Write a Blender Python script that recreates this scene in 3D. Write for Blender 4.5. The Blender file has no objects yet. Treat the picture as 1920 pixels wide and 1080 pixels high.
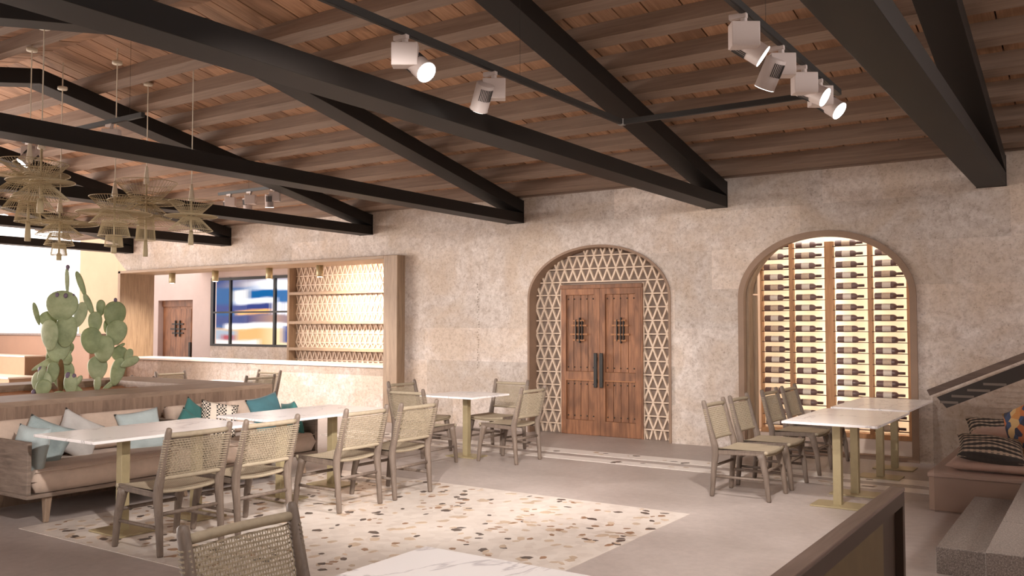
import bpy, bmesh, math, random
from math import sin, cos, pi, radians as RAD
from mathutils import Vector, Matrix, Euler

random.seed(7)
SC = bpy.context.scene
COL = SC.collection

# ------------------------------------------------------------------ camera, world, sun, exposure
cam_d = bpy.data.cameras.new('camera')
cam = bpy.data.objects.new('camera', cam_d); COL.objects.link(cam)
cam.location = (0, 0, 1.6)
cam.rotation_euler = (RAD(90 + 2.4261), 0, RAD(33.8896))
cam_d.sensor_width = 36.0
cam_d.lens = 36.0 * 1657.98 / 1920.0
cam_d.clip_start = 0.05
SC.camera = cam

world = bpy.data.worlds.new('world'); SC.world = world
world.use_nodes = True
bg = world.node_tree.nodes['Background']
bg.inputs['Color'].default_value = (1.0, 0.92, 0.885, 1)
bg.inputs['Strength'].default_value = 2.6

SC.view_settings.view_transform = 'Standard'
SC.view_settings.look = 'None'
SC.view_settings.gamma = 1.0
SC.view_settings.use_curve_mapping = False
SC.view_settings.exposure = 0.30

def area(name, loc, rot, sx, sy, power, col):
    d = bpy.data.lights.new(name, 'AREA'); d.shape = 'RECTANGLE'; d.size = sx; d.size_y = sy
    d.energy = power; d.color = col
    o = bpy.data.objects.new(name, d); COL.objects.link(o); o.location = loc; o.rotation_euler = rot
    return o

# daylight entering through the tall glazed west gable (left) and the open east side by the stair
area('west_gable_daylight', (-19.9, 2.6, 2.6), (RAD(90), 0, RAD(-90)), 7.0, 4.0, 1500, (1.0, 0.91, 0.85))
area('east_opening_daylight', (4.2, 5.5, 3.8), (RAD(90), 0, RAD(90)), 9.0, 1.2, 80, (1.0, 0.92, 0.88))

W = 11.255          # room face of the back wall

# ------------------------------------------------------------------ node helpers / materials
def new_mat(name):
    m = bpy.data.materials.new(name); m.use_nodes = True
    nt = m.node_tree; b = nt.nodes['Principled BSDF']
    return m, nt, b
def N(nt, t, **kw):
    n = nt.nodes.new(t)
    for k, v in kw.items():
        if k in n.inputs.keys() if isinstance(k, str) else False: n.inputs[k].default_value = v
        else: setattr(n, k, v)
    return n
def L(nt, a, b): nt.links.new(a, b)
def srgb(r, g, b):
    f = lambda c: (c / 255 / 12.92) if c / 255 <= 0.04045 else ((c / 255 + 0.055) / 1.055) ** 2.4
    return (f(r), f(g), f(b), 1)
def ramp(nt, stops, fac):
    r = nt.nodes.new('ShaderNodeValToRGB'); e = r.color_ramp.elements
    while len(e) < len(stops): e.new(0.5)
    for i, (p, c) in enumerate(stops): e[i].position = p; e[i].color = c
    L(nt, fac, r.inputs['Fac']); return r.outputs['Color']
def mapping(nt, coord='Object', scale=(1, 1, 1), rot=(0, 0, 0), rnd=0.0):
    tc = nt.nodes.new('ShaderNodeTexCoord'); mp = nt.nodes.new('ShaderNodeMapping')
    mp.inputs['Scale'].default_value = scale; mp.inputs['Rotation'].default_value = rot
    if coord == 'World':
        g = nt.nodes.new('ShaderNodeNewGeometry'); L(nt, g.outputs['Position'], mp.inputs['Vector'])
    else: L(nt, tc.outputs[coord], mp.inputs['Vector'])
    out = mp.outputs['Vector']
    if rnd:
        oi = nt.nodes.new('ShaderNodeObjectInfo'); mul = nt.nodes.new('ShaderNodeMath'); mul.operation = 'MULTIPLY'
        mul.inputs[1].default_value = rnd; L(nt, oi.outputs['Random'], mul.inputs[0])
        add = nt.nodes.new('ShaderNodeVectorMath'); add.operation = 'ADD'
        L(nt, out, add.inputs[0]); L(nt, mul.outputs[0], add.inputs[1]); out = add.outputs['Vector']
    return out
def noise(nt, vec, scale, detail=4, rough=0.55, dist=0.0):
    n = nt.nodes.new('ShaderNodeTexNoise'); n.inputs['Scale'].default_value = scale
    n.inputs['Detail'].default_value = detail; n.inputs['Roughness'].default_value = rough
    n.inputs['Distortion'].default_value = dist
    L(nt, vec, n.inputs['Vector']); return n.outputs['Fac']
def mixc(nt, fac, a, b, mode='MIX'):
    m = nt.nodes.new('ShaderNodeMix'); m.data_type = 'RGBA'; m.blend_type = mode
    for s, v in ((0, fac), (6, a), (7, b)):
        if hasattr(v, 'is_linked') or hasattr(v, 'links'): L(nt, v, m.inputs[s])
        else: m.inputs[s].default_value = v
    return m.outputs[2]
def bump(nt, b, h, strength=0.3, dist=0.01):
    n = nt.nodes.new('ShaderNodeBump'); n.inputs['Strength'].default_value = strength
    n.inputs['Distance'].default_value = dist; L(nt, h, n.inputs['Height']); L(nt, n.outputs['Normal'], b.inputs['Normal'])

def plain(name, c, rough=0.6, metal=0.0, var=0.0, vscale=8, bmp=0.0):
    m, nt, b = new_mat(name)
    b.inputs['Base Color'].default_value = c; b.inputs['Roughness'].default_value = rough; b.inputs['Metallic'].default_value = metal
    if var or bmp:
        v = mapping(nt, 'Object'); n = noise(nt, v, vscale, 5, 0.6)
        if var:
            d = tuple(x * (1 - var) for x in c[:3]) + (1,); u = tuple(min(1, x * (1 + var)) for x in c[:3]) + (1,)
            L(nt, ramp(nt, [(0.3, d), (0.7, u)], n), b.inputs['Base Color'])
        if bmp: bump(nt, b, n, bmp, 0.01)
    return m
def wood(name, dark, light, stretch=(1, 12, 12), scale=3.0, rough=0.55, coord='Object', rnd=7.0, tone=0.25, knots=0.0, bmp=0.1):
    """grain runs along the axis that has the small stretch value"""
    m, nt, b = new_mat(name)
    v = mapping(nt, coord, stretch, rnd=rnd)
    n = noise(nt, v, scale, 6, 0.62, 0.6)
    c = ramp(nt, [(0.28, dark), (0.72, light)], n)
    if knots:
        v2 = mapping(nt, coord, tuple(0.5 * s ** 0.5 for s in stretch), rnd=rnd)
        wv = nt.nodes.new('ShaderNodeTexWave'); wv.wave_type = 'RINGS'; wv.inputs['Scale'].default_value = 1.3
        wv.inputs['Distortion'].default_value = 9; wv.inputs['Detail'].default_value = 3; L(nt, v2, wv.inputs['Vector'])
        dk = tuple(x * 0.55 for x in dark[:3]) + (1,)
        f = ramp(nt, [(0.55, (0, 0, 0, 1)), (1.0, (knots, knots, knots, 1))], wv.outputs['Fac'])
        c = mixc(nt, f, c, dk)
    if rnd:
        oi = nt.nodes.new('ShaderNodeObjectInfo')
        lo, hi = 1 - tone, 1 + tone * 0.6
        t = ramp(nt, [(0, (lo, lo, lo, 1)), (1, (hi, hi * 0.98, hi * 0.95, 1))], oi.outputs['Random'])
        c = mixc(nt, 1.0, c, t, 'MULTIPLY')
    L(nt, c, b.inputs['Base Color']); b.inputs['Roughness'].default_value = rough
    if bmp: bump(nt, b, n, bmp, 0.004)
    return m
def emit(name, c, s):
    m = bpy.data.materials.new(name); m.use_nodes = True; nt = m.node_tree
    nt.nodes.remove(nt.nodes['Principled BSDF']); e = nt.nodes.new('ShaderNodeEmission')
    e.inputs['Color'].default_value = c; e.inputs['Strength'].default_value = s
    L(nt, e.outputs[0], nt.nodes['Material Output'].inputs['Surface']); return m

def stone_wall():
    m, nt, b = new_mat('travertine plaster')
    v = mapping(nt, 'World', (1, 1, 1))
    n1 = noise(nt, v, 1.1, 5, 0.6, 0.8); n2 = noise(nt, v, 7.0, 8, 0.72, 0.6); n3 = noise(nt, v, 45.0, 3, 0.6)
    c = ramp(nt, [(0.30, srgb(184, 168, 156)), (0.48, srgb(214, 202, 193)), (0.70, srgb(234, 225, 218))], n2)
    c = mixc(nt, ramp(nt, [(0.40, (0, 0, 0, 1)), (0.60, (0.75, 0.75, 0.75, 1))], n1), c, srgb(204, 184, 164))
    # irregular trowelled slabs with slightly different tones
    br = nt.nodes.new('ShaderNodeTexBrick'); br.inputs['Scale'].default_value = 1.0; br.offset = 0.37; br.squash = 1.6; br.squash_frequency = 3
    br.inputs['Mortar Size'].default_value = 0.0; br.inputs['Brick Width'].default_value = 1.45; br.inputs['Row Height'].default_value = 0.52
    br.inputs['Color1'].default_value = (0.70, 0.69, 0.68, 1); br.inputs['Color2'].default_value = (1.04, 1.02, 1.01, 1)
    sw = mapping(nt, 'World', (1, 1, 1), (RAD(90), 0, 0)); L(nt, sw, br.inputs['Vector'])
    c = mixc(nt, 0.75, c, br.outputs['Color'], 'MULTIPLY')
    pit = ramp(nt, [(0.28, (0.55, 0.50, 0.46, 1)), (0.40, (1, 1, 1, 1))], n3)
    c = mixc(nt, 0.8, c, pit, 'MULTIPLY')
    vo = nt.nodes.new('ShaderNodeTexVoronoi'); vo.inputs['Scale'].default_value = 5.5; vo.inputs['Randomness'].default_value = 1; L(nt, v, vo.inputs['Vector'])
    sp = ramp(nt, [(0.03, (0.45, 0.41, 0.38, 1)), (0.11, (1, 1, 1, 1))], vo.outputs['Distance'])
    c = mixc(nt, 0.55, c, sp, 'MULTIPLY')
    n4 = noise(nt, v, 19, 6, 0.75, 0.4); c = mixc(nt, 1.0, c, ramp(nt, [(0.36, (0.80, 0.77, 0.74, 1)), (0.52, (1, 1, 1, 1)), (0.66, (1.05, 1.05, 1.05, 1))], n4), 'MULTIPLY')
    L(nt, c, b.inputs['Base Color']); b.inputs['Roughness'].default_value = 0.6
    bump(nt, b, n4, 0.45, 0.02); return m
def concrete():
    m, nt, b = new_mat('polished concrete')
    v = mapping(nt, 'World')
    n1 = noise(nt, v, 0.9, 6, 0.65, 0.5); n2 = noise(nt, v, 14, 5, 0.7)
    c = ramp(nt, [(0.32, srgb(166, 154, 148)), (0.68, srgb(191, 179, 173))], n1)
    c2 = ramp(nt, [(0.35, (0.90, 0.89, 0.88, 1)), (0.65, (1.04, 1.03, 1.02, 1))], n2)
    L(nt, mixc(nt, 1.0, c, c2, 'MULTIPLY'), b.inputs['Base Color'])
    L(nt, ramp(nt, [(0.3, (0.36,) * 3 + (1,)), (0.7, (0.5,) * 3 + (1,))], n1), b.inputs['Roughness'])
    bump(nt, b, n2, 0.05, 0.01); return m
def terrazzo():
    m, nt, b = new_mat('terrazzo ground')
    v = mapping(nt, 'World', (1, 1, 1))
    n1 = noise(nt, v, 3.0, 4, 0.6); 
    vo = nt.nodes.new('ShaderNodeTexVoronoi'); vo.inputs['Scale'].default_value = 13; L(nt, v, vo.inputs['Vector'])
    c = ramp(nt, [(0.0, srgb(226, 216, 206)), (0.45, srgb(216, 204, 193)), (0.75, srgb(194, 180, 168)), (1.0, srgb(230, 222, 214))], vo.outputs['Color'])
    c = mixc(nt, 0.5, c, ramp(nt, [(0.3, srgb(216, 204, 194)), (0.7, srgb(230, 221, 213))], n1))
    L(nt, c, b.inputs['Base Color']); b.inputs['Roughness'].default_value = 0.34; return m
def marble():
    m, nt, b = new_mat('white veined marble')
    v = mapping(nt, 'World', (1.6, 0.8, 1), (0, 0, RAD(25)))
    n = noise(nt, v, 1.2, 6, 0.55, 1.4)
    k = ramp(nt, [(0.485, srgb(250, 245, 243)), (0.5, srgb(206, 199, 199)), (0.515, srgb(250, 245, 243))], n)
    L(nt, k, b.inputs['Base Color']); b.inputs['Roughness'].default_value = 0.28; return m
def granite():
    m, nt, b = new_mat('speckled grey stone')
    v = mapping(nt, 'World'); n = noise(nt, v, 120, 3, 0.7)
    L(nt, ramp(nt, [(0.35, srgb(98, 88, 82)), (0.55, srgb(138, 126, 118)), (0.7, srgb(176, 164, 156))], n), b.inputs['Base Color'])
    b.inputs['Roughness'].default_value = 0.5; return m
def fabric(name, c, scale=160, var=0.12):
    m, nt, b = new_mat(name)
    v = mapping(nt, 'Object'); n = noise(nt, v, 6, 5, 0.6); w = noise(nt, v, scale, 2, 0.6)
    d = tuple(x * (1 - var) for x in c[:3]) + (1,); u = tuple(min(1, x * (1 + var)) for x in c[:3]) + (1,)
    L(nt, ramp(nt, [(0.3, d), (0.7, u)], n), b.inputs['Base Color'])
    b.inputs['Roughness'].default_value = 0.9; b.inputs['Sheen Weight'].default_value = 0.15
    bump(nt, b, w, 0.25, 0.004); return m
def pattern_fabric(name, kind):
    m, nt, b = new_mat(name)
    v = mapping(nt, 'Object'); b.inputs['Roughness'].default_value = 0.9
    cream, black = srgb(222, 208, 192), srgb(38, 34, 32)
    if kind == 'checks':
        ck = nt.nodes.new('ShaderNodeTexChecker'); ck.inputs['Scale'].default_value = 55
        ck.inputs['Color1'].default_value = cream; ck.inputs['Color2'].default_value = black; L(nt, v, ck.inputs['Vector'])
        c = ck.outputs['Color']
        wv = nt.nodes.new('ShaderNodeTexWave'); wv.bands_direction = 'X'; wv.inputs['Scale'].default_value = 1.9; L(nt, v, wv.inputs['Vector'])
        c = mixc(nt, ramp(nt, [(0.72, (0, 0, 0, 1)), (0.76, (1, 1, 1, 1))], wv.outputs['Fac']), c, cream)
    elif kind == 'stripes':
        wv = nt.nodes.new('ShaderNodeTexWave'); wv.bands_direction = 'Y'; wv.inputs['Scale'].default_value = 4.2; wv.inputs['Phase Offset'].default_value = 1.2; L(nt, v, wv.inputs['Vector'])
        a = ramp(nt, [(0.50, black), (0.56, cream)], wv.outputs['Fac'])
        w2 = nt.nodes.new('ShaderNodeTexWave'); w2.bands_direction = 'X'; w2.inputs['Scale'].default_value = 7; w2.inputs['Distortion'].default_value = 0; L(nt, v, w2.inputs['Vector'])
        w3 = nt.nodes.new('ShaderNodeTexWave'); w3.bands_direction = 'Y'; w3.inputs['Scale'].default_value = 12.6; L(nt, v, w3.inputs['Vector'])
        z = ramp(nt, [(0.46, black), (0.54, cream)], w2.outputs['Fac'])
        g = ramp(nt, [(0.45, (0, 0, 0, 1)), (0.55, (1, 1, 1, 1))], w3.outputs['Fac'])
        c = mixc(nt, 1.0, a, mixc(nt, g, cream, z), 'MULTIPLY'); c = mixc(nt, 0.25, c, a)
    else:
        vo = nt.nodes.new('ShaderNodeTexVoronoi'); vo.inputs['Scale'].default_value = 13; L(nt, v, vo.inputs['Vector'])
        sp = nt.nodes.new('ShaderNodeSeparateColor'); L(nt, vo.outputs['Color'], sp.inputs['Color'])
        c = ramp(nt, [(0.0, srgb(58, 82, 120)), (0.22, srgb(205, 120, 66)), (0.42, srgb(226, 190, 130)), (0.60, srgb(40, 50, 76)), (0.78, srgb(214, 150, 84)), (0.92, srgb(120, 140, 160))], sp.outputs[0])
        c.node.color_ramp.interpolation = 'CONSTANT'
    L(nt, c, b.inputs['Base Color']); return m
def woven(name, c1, c2):
    m, nt, b = new_mat(name)
    v = mapping(nt, 'Object'); ck = nt.nodes.new('ShaderNodeTexChecker'); ck.inputs['Scale'].default_value = 95
    ck.inputs['Color1'].default_value = c1; ck.inputs['Color2'].default_value = c2; L(nt, v, ck.inputs['Vector'])
    n = noise(nt, v, 9, 4)
    L(nt, mixc(nt, 0.3, ck.outputs['Color'], ramp(nt, [(0.3, c2), (0.7, c1)], n)), b.inputs['Base Color'])
    b.inputs['Roughness'].default_value = 0.75; bump(nt, b, ck.outputs['Fac'], 0.5, 0.006); return m
def cactus_mat():
    m, nt, b = new_mat('cactus skin')
    v = mapping(nt, 'Object', rnd=5); n = noise(nt, v, 7, 4, 0.6)
    c = ramp(nt, [(0.3, srgb(132, 145, 110)), (0.7, srgb(176, 185, 150))], n)
    vo = nt.nodes.new('ShaderNodeTexVoronoi'); vo.inputs['Scale'].default_value = 26; L(nt, v, vo.inputs['Vector'])
    c = mixc(nt, 0.5, c, ramp(nt, [(0.04, srgb(190, 190, 140)), (0.14, (1, 1, 1, 1))], vo.outputs['Distance']), 'MULTIPLY')
    oi = nt.nodes.new('ShaderNodeObjectInfo')
    c = mixc(nt, 1.0, c, ramp(nt, [(0, (0.72, 0.76, 0.6, 1)), (1, (1.1, 1.1, 1.1, 1))], oi.outputs['Random']), 'MULTIPLY')
    L(nt, c, b.inputs['Base Color']); b.inputs['Roughness'].default_value = 0.6; bump(nt, b, vo.outputs['Distance'], 0.15, 0.01); return m
def glass_mat(name, tint=(1, 1, 1, 1), refl=0.08):
    m = bpy.data.materials.new(name); m.use_nodes = True; nt = m.node_tree
    nt.nodes.remove(nt.nodes['Principled BSDF'])
    t = nt.nodes.new('ShaderNodeBsdfTransparent'); t.inputs['Color'].default_value = tint
    g = nt.nodes.new('ShaderNodeBsdfGlossy'); g.inputs['Roughness'].default_value = 0.02
    mx = nt.nodes.new('ShaderNodeMixShader'); mx.inputs[0].default_value = refl; L(nt, t.outputs[0], mx.inputs[1]); L(nt, g.outputs[0], mx.inputs[2])
    L(nt, mx.outputs[0], nt.nodes['Material Output'].inputs['Surface']); return m

M = {}
M['wall'] = stone_wall(); M['concrete'] = concrete(); M['terrazzo'] = terrazzo(); M['marble'] = marble(); M['granite'] = granite()
M['plaster'] = plain('mauve plaster', srgb(196, 178, 172), 0.8, var=0.04, vscale=3)
M['beige_wall'] = plain('warm beige render', srgb(206, 176, 146), 0.85, var=0.05, vscale=2)
M['plank'] = wood('ceiling plank timber', srgb(158, 116, 86), srgb(202, 160, 128), (16, 0.9, 16), 2.4, 0.6, tone=0.2, knots=0.5)
M['backing'] = plain('dark roof underlay', srgb(52, 32, 20), 0.9)
M['purlin'] = wood('purlin timber', srgb(122, 101, 87), srgb(152, 130, 114), (0.5, 10, 10), 2.5, 0.6, tone=0.08)
M['truss'] = plain('dark bronze steel', srgb(31, 26, 23), 0.55, 0.0, var=0.08, vscale=3); M['truss'].node_tree.nodes['Principled BSDF'].inputs['Specular IOR Level'].default_value = 0.3
M['chair'] = wood('weathered teak', srgb(100, 86, 76), srgb(128, 113, 101), (9, 9, 1.2), 5, 0.55, tone=0.06, rnd=3)
M['cord'] = plain('paper cord', srgb(160, 146, 124), 0.8, var=0.10, vscale=30)
M['weave'] = woven('woven paper cord seat', srgb(196, 180, 154), srgb(160, 144, 122))
M['brass'] = plain('brushed brass', srgb(172, 157, 122), 0.42, 0.3, var=0.05, vscale=20)
M['planter'] = wood('planter oak veneer', srgb(110, 88, 74), srgb(158, 132, 112), (7, 7, 0.9), 2.6, 0.55, rnd=0)
M['planter_rim'] = wood('planter rim oak', srgb(126, 104, 88), srgb(166, 142, 122), (6, 1, 6), 2.6, 0.5, rnd=0)
M['sofa_wood'] = wood('sofa greyed oak', srgb(106, 92, 82), srgb(152, 134, 120), (1.2, 1.2, 9), 3.4, 0.55, rnd=0)
M['leg_wood'] = wood('sofa leg oak', srgb(118, 98, 82), srgb(160, 136, 114), (8, 8, 1), 4, 0.55, rnd=2, tone=0.05)
M['sofa'] = fabric('beige sofa linen', srgb(196, 174, 157))
M['pale_blue'] = fabric('pale blue grey linen', srgb(176, 188, 188)); M['grey'] = fabric('soft grey linen', srgb(192, 188, 184)); M['grey_blue'] = fabric('mottled grey blue linen', srgb(150, 164, 164), var=0.3)
M['teal'] = fabric('teal velvet', srgb(58, 112, 108)); M['blue_teal'] = fabric('blue teal velvet', srgb(70, 112, 120)); M['pink'] = fabric('dusty pink cotton', srgb(206, 172, 156))
M['checks'] = pattern_fabric('black and cream checks', 'checks'); M['stripes'] = pattern_fabric('black and cream tribal stripes', 'stripes'); M['patch'] = pattern_fabric('blue and orange patchwork', 'patch')
M['soil'] = plain('red brown bark mulch', srgb(150, 98, 58), 0.95, var=0.35, vscale=25, bmp=0.8)
M['cactus'] = cactus_mat(); M['fruit'] = plain('purple prickly pear', srgb(112, 98, 116), 0.6, var=0.15); M['trunk'] = plain('corky cactus trunk', srgb(108, 80, 48), 0.9, var=0.3, vscale=14)
M['rattan'] = plain('pale rattan wire', srgb(188, 174, 142), 0.7); M['cream'] = plain('cream lacquer', srgb(226, 216, 196), 0.5)
M['white_metal'] = plain('white powder coat', srgb(214, 200, 194), 0.45); M['vent'] = plain('grey heat sink', srgb(150, 146, 140), 0.5); M['vent_dark'] = plain('dark vent slot', srgb(44, 42, 40), 0.6)
M['black'] = plain('black track', srgb(34, 32, 31), 0.45); M['track'] = plain('dark grey track side', srgb(46, 44, 42), 0.5)
M['lamp_on'] = emit('lit lamp lens', (1, 0.96, 0.9, 1), 9.0)
M['led'] = emit('warm led strip', (1.0, 0.87, 0.72, 1), 10.0)
M['light_ceiling'] = emit('lit ceiling panel', (1, 0.96, 0.9, 1), 3.0)
M['frame_wood'] = wood('bar frame oak', srgb(134, 110, 88), srgb(174, 148, 122), (10, 10, 0.8), 2.6, 0.55, rnd=0)
M['frame_wood_x'] = wood('bar frame oak lengthwise', srgb(134, 110, 88), srgb(174, 148, 122), (0.8, 10, 10), 2.6, 0.55, rnd=0)
M['arch_wood'] = plain('arch liner brown', srgb(142, 116, 96), 0.55, var=0.1, vscale=4)
M['lattice'] = plain('lattice clay', srgb(214, 192, 170), 0.75, var=0.08, vscale=10); M['lattice_back'] = plain('lattice backing board', srgb(140, 122, 110), 0.85)
M['door'] = wood('rustic door timber', srgb(104, 68, 48), srgb(164, 114, 80), (9, 9, 0.9), 2.6, 0.5, rnd=5, tone=0.15, knots=0.35)
M['iron'] = plain('aged iron', srgb(60, 58, 56), 0.5, 0.6); M['grille_wood'] = plain('grille timber', srgb(158, 108, 70), 0.6, var=0.1)
M['worktop'] = plain('white stone worktop', srgb(246, 238, 228), 0.35)
M['rack_wood'] = wood('rack oak', srgb(168, 118, 78), srgb(208, 158, 112), (10, 10, 0.8), 2.6, 0.5, rnd=3, tone=0.05)
M['rack_back'] = plain('rack back panel', srgb(232, 216, 190), 0.7)
M['bottle'] = plain('dark brown bottle glass', srgb(124, 98, 92), 0.3); M['label'] = plain('cream wine label', srgb(214, 190, 166), 0.7, var=0.12, vscale=40); M['label2'] = plain('pale wine label', srgb(236, 222, 206), 0.7, var=0.06, vscale=40); M['foil'] = plain('bottle foil', srgb(92, 66, 60), 0.4)
M['plinth'] = plain('pale plinth', srgb(228, 208, 192), 0.7)
M['booth'] = plain('booth tan leather', srgb(140, 104, 80), 0.6, var=0.06, vscale=3); M['booth_pale'] = plain('booth sand fabric', srgb(160, 132, 106), 0.8, var=0.04); M['booth_lit_top'] = plain('booth painted sky-lit top', srgb(238, 226, 208), 0.6)
M['rail_top'] = wood('dark walnut rail', srgb(92, 74, 66), srgb(128, 108, 98), (10, 0.8, 10), 2.4, 0.45, rnd=0); M['rail_side'] = plain('dark walnut side', srgb(70, 55, 45), 0.5, var=0.06); M['olive'] = plain('olive upholstery', srgb(98, 80, 54), 0.85, var=0.12, vscale=6)
M['hand_top'] = wood('handrail walnut', srgb(86, 70, 62), srgb(114, 96, 86), (0.8, 10, 10), 2.4, 0.4, rnd=0); M['hand_dark'] = plain('handrail dark side', srgb(52, 44, 40), 0.35); M['hand_reflection'] = plain('handrail painted reflection', srgb(112, 100, 91), 0.5)
M['bench'] = plain('bench pinkish plaster', srgb(172, 146, 130), 0.7, var=0.05, vscale=4); M['bench_cap'] = plain('bench cap', srgb(186, 160, 146), 0.6)
M['glass'] = glass_mat('stair glass', (0.88, 0.86, 0.85, 1), 0.035); M['pane'] = glass_mat('window pane', (0.99, 0.99, 1, 1), 0.012)
M['chip_dark'] = plain('dark terrazzo chip', srgb(82, 70, 64), 0.35, var=0.3, vscale=3); M['chip_brown'] = plain('brown terrazzo chip', srgb(150, 116, 90), 0.35, var=0.25, vscale=3); M['chip_tan'] = plain('tan terrazzo chip', srgb(196, 174, 152), 0.35, var=0.2, vscale=3)
M['paving'] = plain('pale paving', srgb(214, 200, 186), 0.9)
M['lattice_pale'] = plain('pale lattice', srgb(232, 212, 192), 0.75); M['lattice_pale_back'] = plain('pale lattice board', srgb(176, 152, 134), 0.85)
M['strip'] = plain('pale terrazzo strip', srgb(236, 228, 221), 0.35, var=0.05, vscale=6)
M['roof'] = plain('roof cover', srgb(90, 70, 56), 0.9)

# ------------------------------------------------------------------ mesh helpers
class MB:
    def __init__(s): s.v = []; s.f = []
    def add(s, vs, fs, mat=None):
        o = len(s.v)
        s.v += [tuple(mat @ Vector(p)) if mat else tuple(p) for p in vs]; s.f += [tuple(i + o for i in f) for f in fs]
        return s
    def box(s, x0, x1, y0, y1, z0, z1, mat=None):
        vs = [(x, y, z) for z in (z0, z1) for y in (y0, y1) for x in (x0, x1)]
        return s.add(vs, [(0, 2, 3, 1), (4, 5, 7, 6), (0, 1, 5, 4), (2, 6, 7, 3), (0, 4, 6, 2), (1, 3, 7, 5)], mat)
    def bar(s, a, b, w, h, up=(0, 0, 1), w2=None, h2=None):
        """box-section bar between two points, may taper"""
        a, b = Vector(a), Vector(b); d = (b - a).normalized(); u = Vector(up)
        sd = d.cross(u)
        if sd.length < 1e-4: sd = d.cross(Vector((0, 1, 0)))
        sd.normalize(); u = sd.cross(d)
        w2 = w if w2 is None else w2; h2 = h if h2 is None else h2
        vs = []
        for p, ww, hh in ((a, w, h), (b, w2, h2)):
            for i, j in ((-1, -1), (1, -1), (1, 1), (-1, 1)): vs.append(p + sd * (i * ww / 2) + u * (j * hh / 2))
        return s.add(vs, [(0, 1, 2, 3), (7, 6, 5, 4), (0, 4, 5, 1), (1, 5, 6, 2), (2, 6, 7, 3), (3, 7, 4, 0)])
    def tube(s, pts, r, n=8, cap=True, closed=False):
        pts = [Vector(p) for p in pts]; k = len(pts); rs = r if isinstance(r, (list, tuple)) else [r] * k
        rings = []; ref = None
        for i, p in enumerate(pts):
            if closed: t = pts[(i + 1) % k] - pts[i - 1]
            else: t = pts[min(i + 1, k - 1)] - pts[max(i - 1, 0)]
            t.normalize()
            if ref is None: ref = Vector((0, 0, 1)) if abs(t.z) < 0.9 else Vector((0, 1, 0))
            a = t.cross(ref); 
            if a.length < 1e-4: a = t.cross(Vector((1, 0, 0)))
            a.normalize(); b2 = a.cross(t); ref = b2
            rings.append([p + a * (rs[i] * cos(2 * pi * j / n)) + b2 * (rs[i] * sin(2 * pi * j / n)) for j in range(n)])
        vs = [q for rg in rings for q in rg]; fs = []
        for i in range(k if closed else k - 1):
            i2 = (i + 1) % k
            for j in range(n): fs.append((i * n + j, i * n + (j + 1) % n, i2 * n + (j + 1) % n, i2 * n + j))
        if cap and not closed: fs += [tuple(reversed(range(n))), tuple((k - 1) * n + j for j in range(n))]
        return s.add(vs, fs)
    def lathe(s, prof, n=24, mat=None, cap=True):
        vs = [(r * cos(2 * pi * j / n), r * sin(2 * pi * j / n), z) for r, z in prof for j in range(n)]; k = len(prof)
        fs = [(i * n + j, i * n + (j + 1) % n, (i + 1) * n + (j + 1) % n, (i + 1) * n + j) for i in range(k - 1) for j in range(n)]
        if cap: fs += [tuple(reversed(range(n))), tuple((k - 1) * n + j for j in range(n))]
        return s.add(vs, fs, mat)
    def prism(s, poly, d0, d1, axis='y', mat=None):
        n = len(poly)
        def pt(a, b, d): return {'y': (a, d, b), 'x': (d, a, b), 'z': (a, b, d)}[axis]
        vs = [pt(a, b, d0) for a, b in poly] + [pt(a, b, d1) for a, b in poly]
        fs = [tuple(range(n)), tuple(reversed(range(n, 2 * n)))] + [(i, i + n, (i + 1) % n + n, (i + 1) % n) for i in range(n)]
        return s.add(vs, fs, mat)
    def grid(s, fn, nu, nv):
        vs = [fn(i / nu, j / nv) for i in range(nu + 1) for j in range(nv + 1)]
        fs = [(i * (nv + 1) + j, (i + 1) * (nv + 1) + j, (i + 1) * (nv + 1) + j + 1, i * (nv + 1) + j + 1) for i in range(nu) for j in range(nv)]
        return s.add(vs, fs)
    def ell(s, c, rx, ry, rz, nu=16, nv=10, mat=None, egg=0.0):
        vs = []; 
        for i in range(nv + 1):
            th = pi * i / nv
            for j in range(nu):
                ph = 2 * pi * j / nu; zz = cos(th); k = 1 + egg * zz
                vs.append((c[0] + rx * k * sin(th) * cos(ph), c[1] + ry * k * sin(th) * sin(ph), c[2] + rz * zz))
        fs = [(i * nu + j, (i + 1) * nu + j, (i + 1) * nu + (j + 1) % nu, i * nu + (j + 1) % nu) for i in range(nv) for j in range(nu)]
        return s.add(vs, fs, mat)
    def mesh(s, name, mat, smooth=False, bevel=0.0, seg=2):
        me = bpy.data.meshes.new(name); me.from_pydata([tuple(v) for v in s.v], [], s.f); 
        bm = bmesh.new(); bm.from_mesh(me)
        bmesh.ops.remove_doubles(bm, verts=bm.verts, dist=1e-6)
        bmesh.ops.recalc_face_normals(bm, faces=bm.faces)
        if bevel: bmesh.ops.bevel(bm, geom=[e for e in bm.edges if len(e.link_faces) == 2 and e.calc_face_angle(0) > 0.6], offset=bevel, segments=seg, affect='EDGES', profile=0.5)
        bm.to_mesh(me); bm.free()
        if smooth: me.polygons.foreach_set('use_smooth', [True] * len(me.polygons))
        me.materials.append(mat); return me
def link(name, me, parent=None, loc=None, rot=None):
    o = bpy.data.objects.new(name, me); COL.objects.link(o)
    if parent: o.parent = parent
    if loc is not None: o.location = loc
    if rot is not None: o.rotation_euler = rot
    return o
def obj(name, mb, mat, parent=None, smooth=False, bevel=0.0, loc=None, rot=None, seg=2):
    return link(name, mb.mesh(name, mat, smooth, bevel, seg), parent, loc, rot)
def tag(o, label, cat, group=None):
    o['label'] = label; o['category'] = cat
    if group: o['group'] = group
    return o
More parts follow.
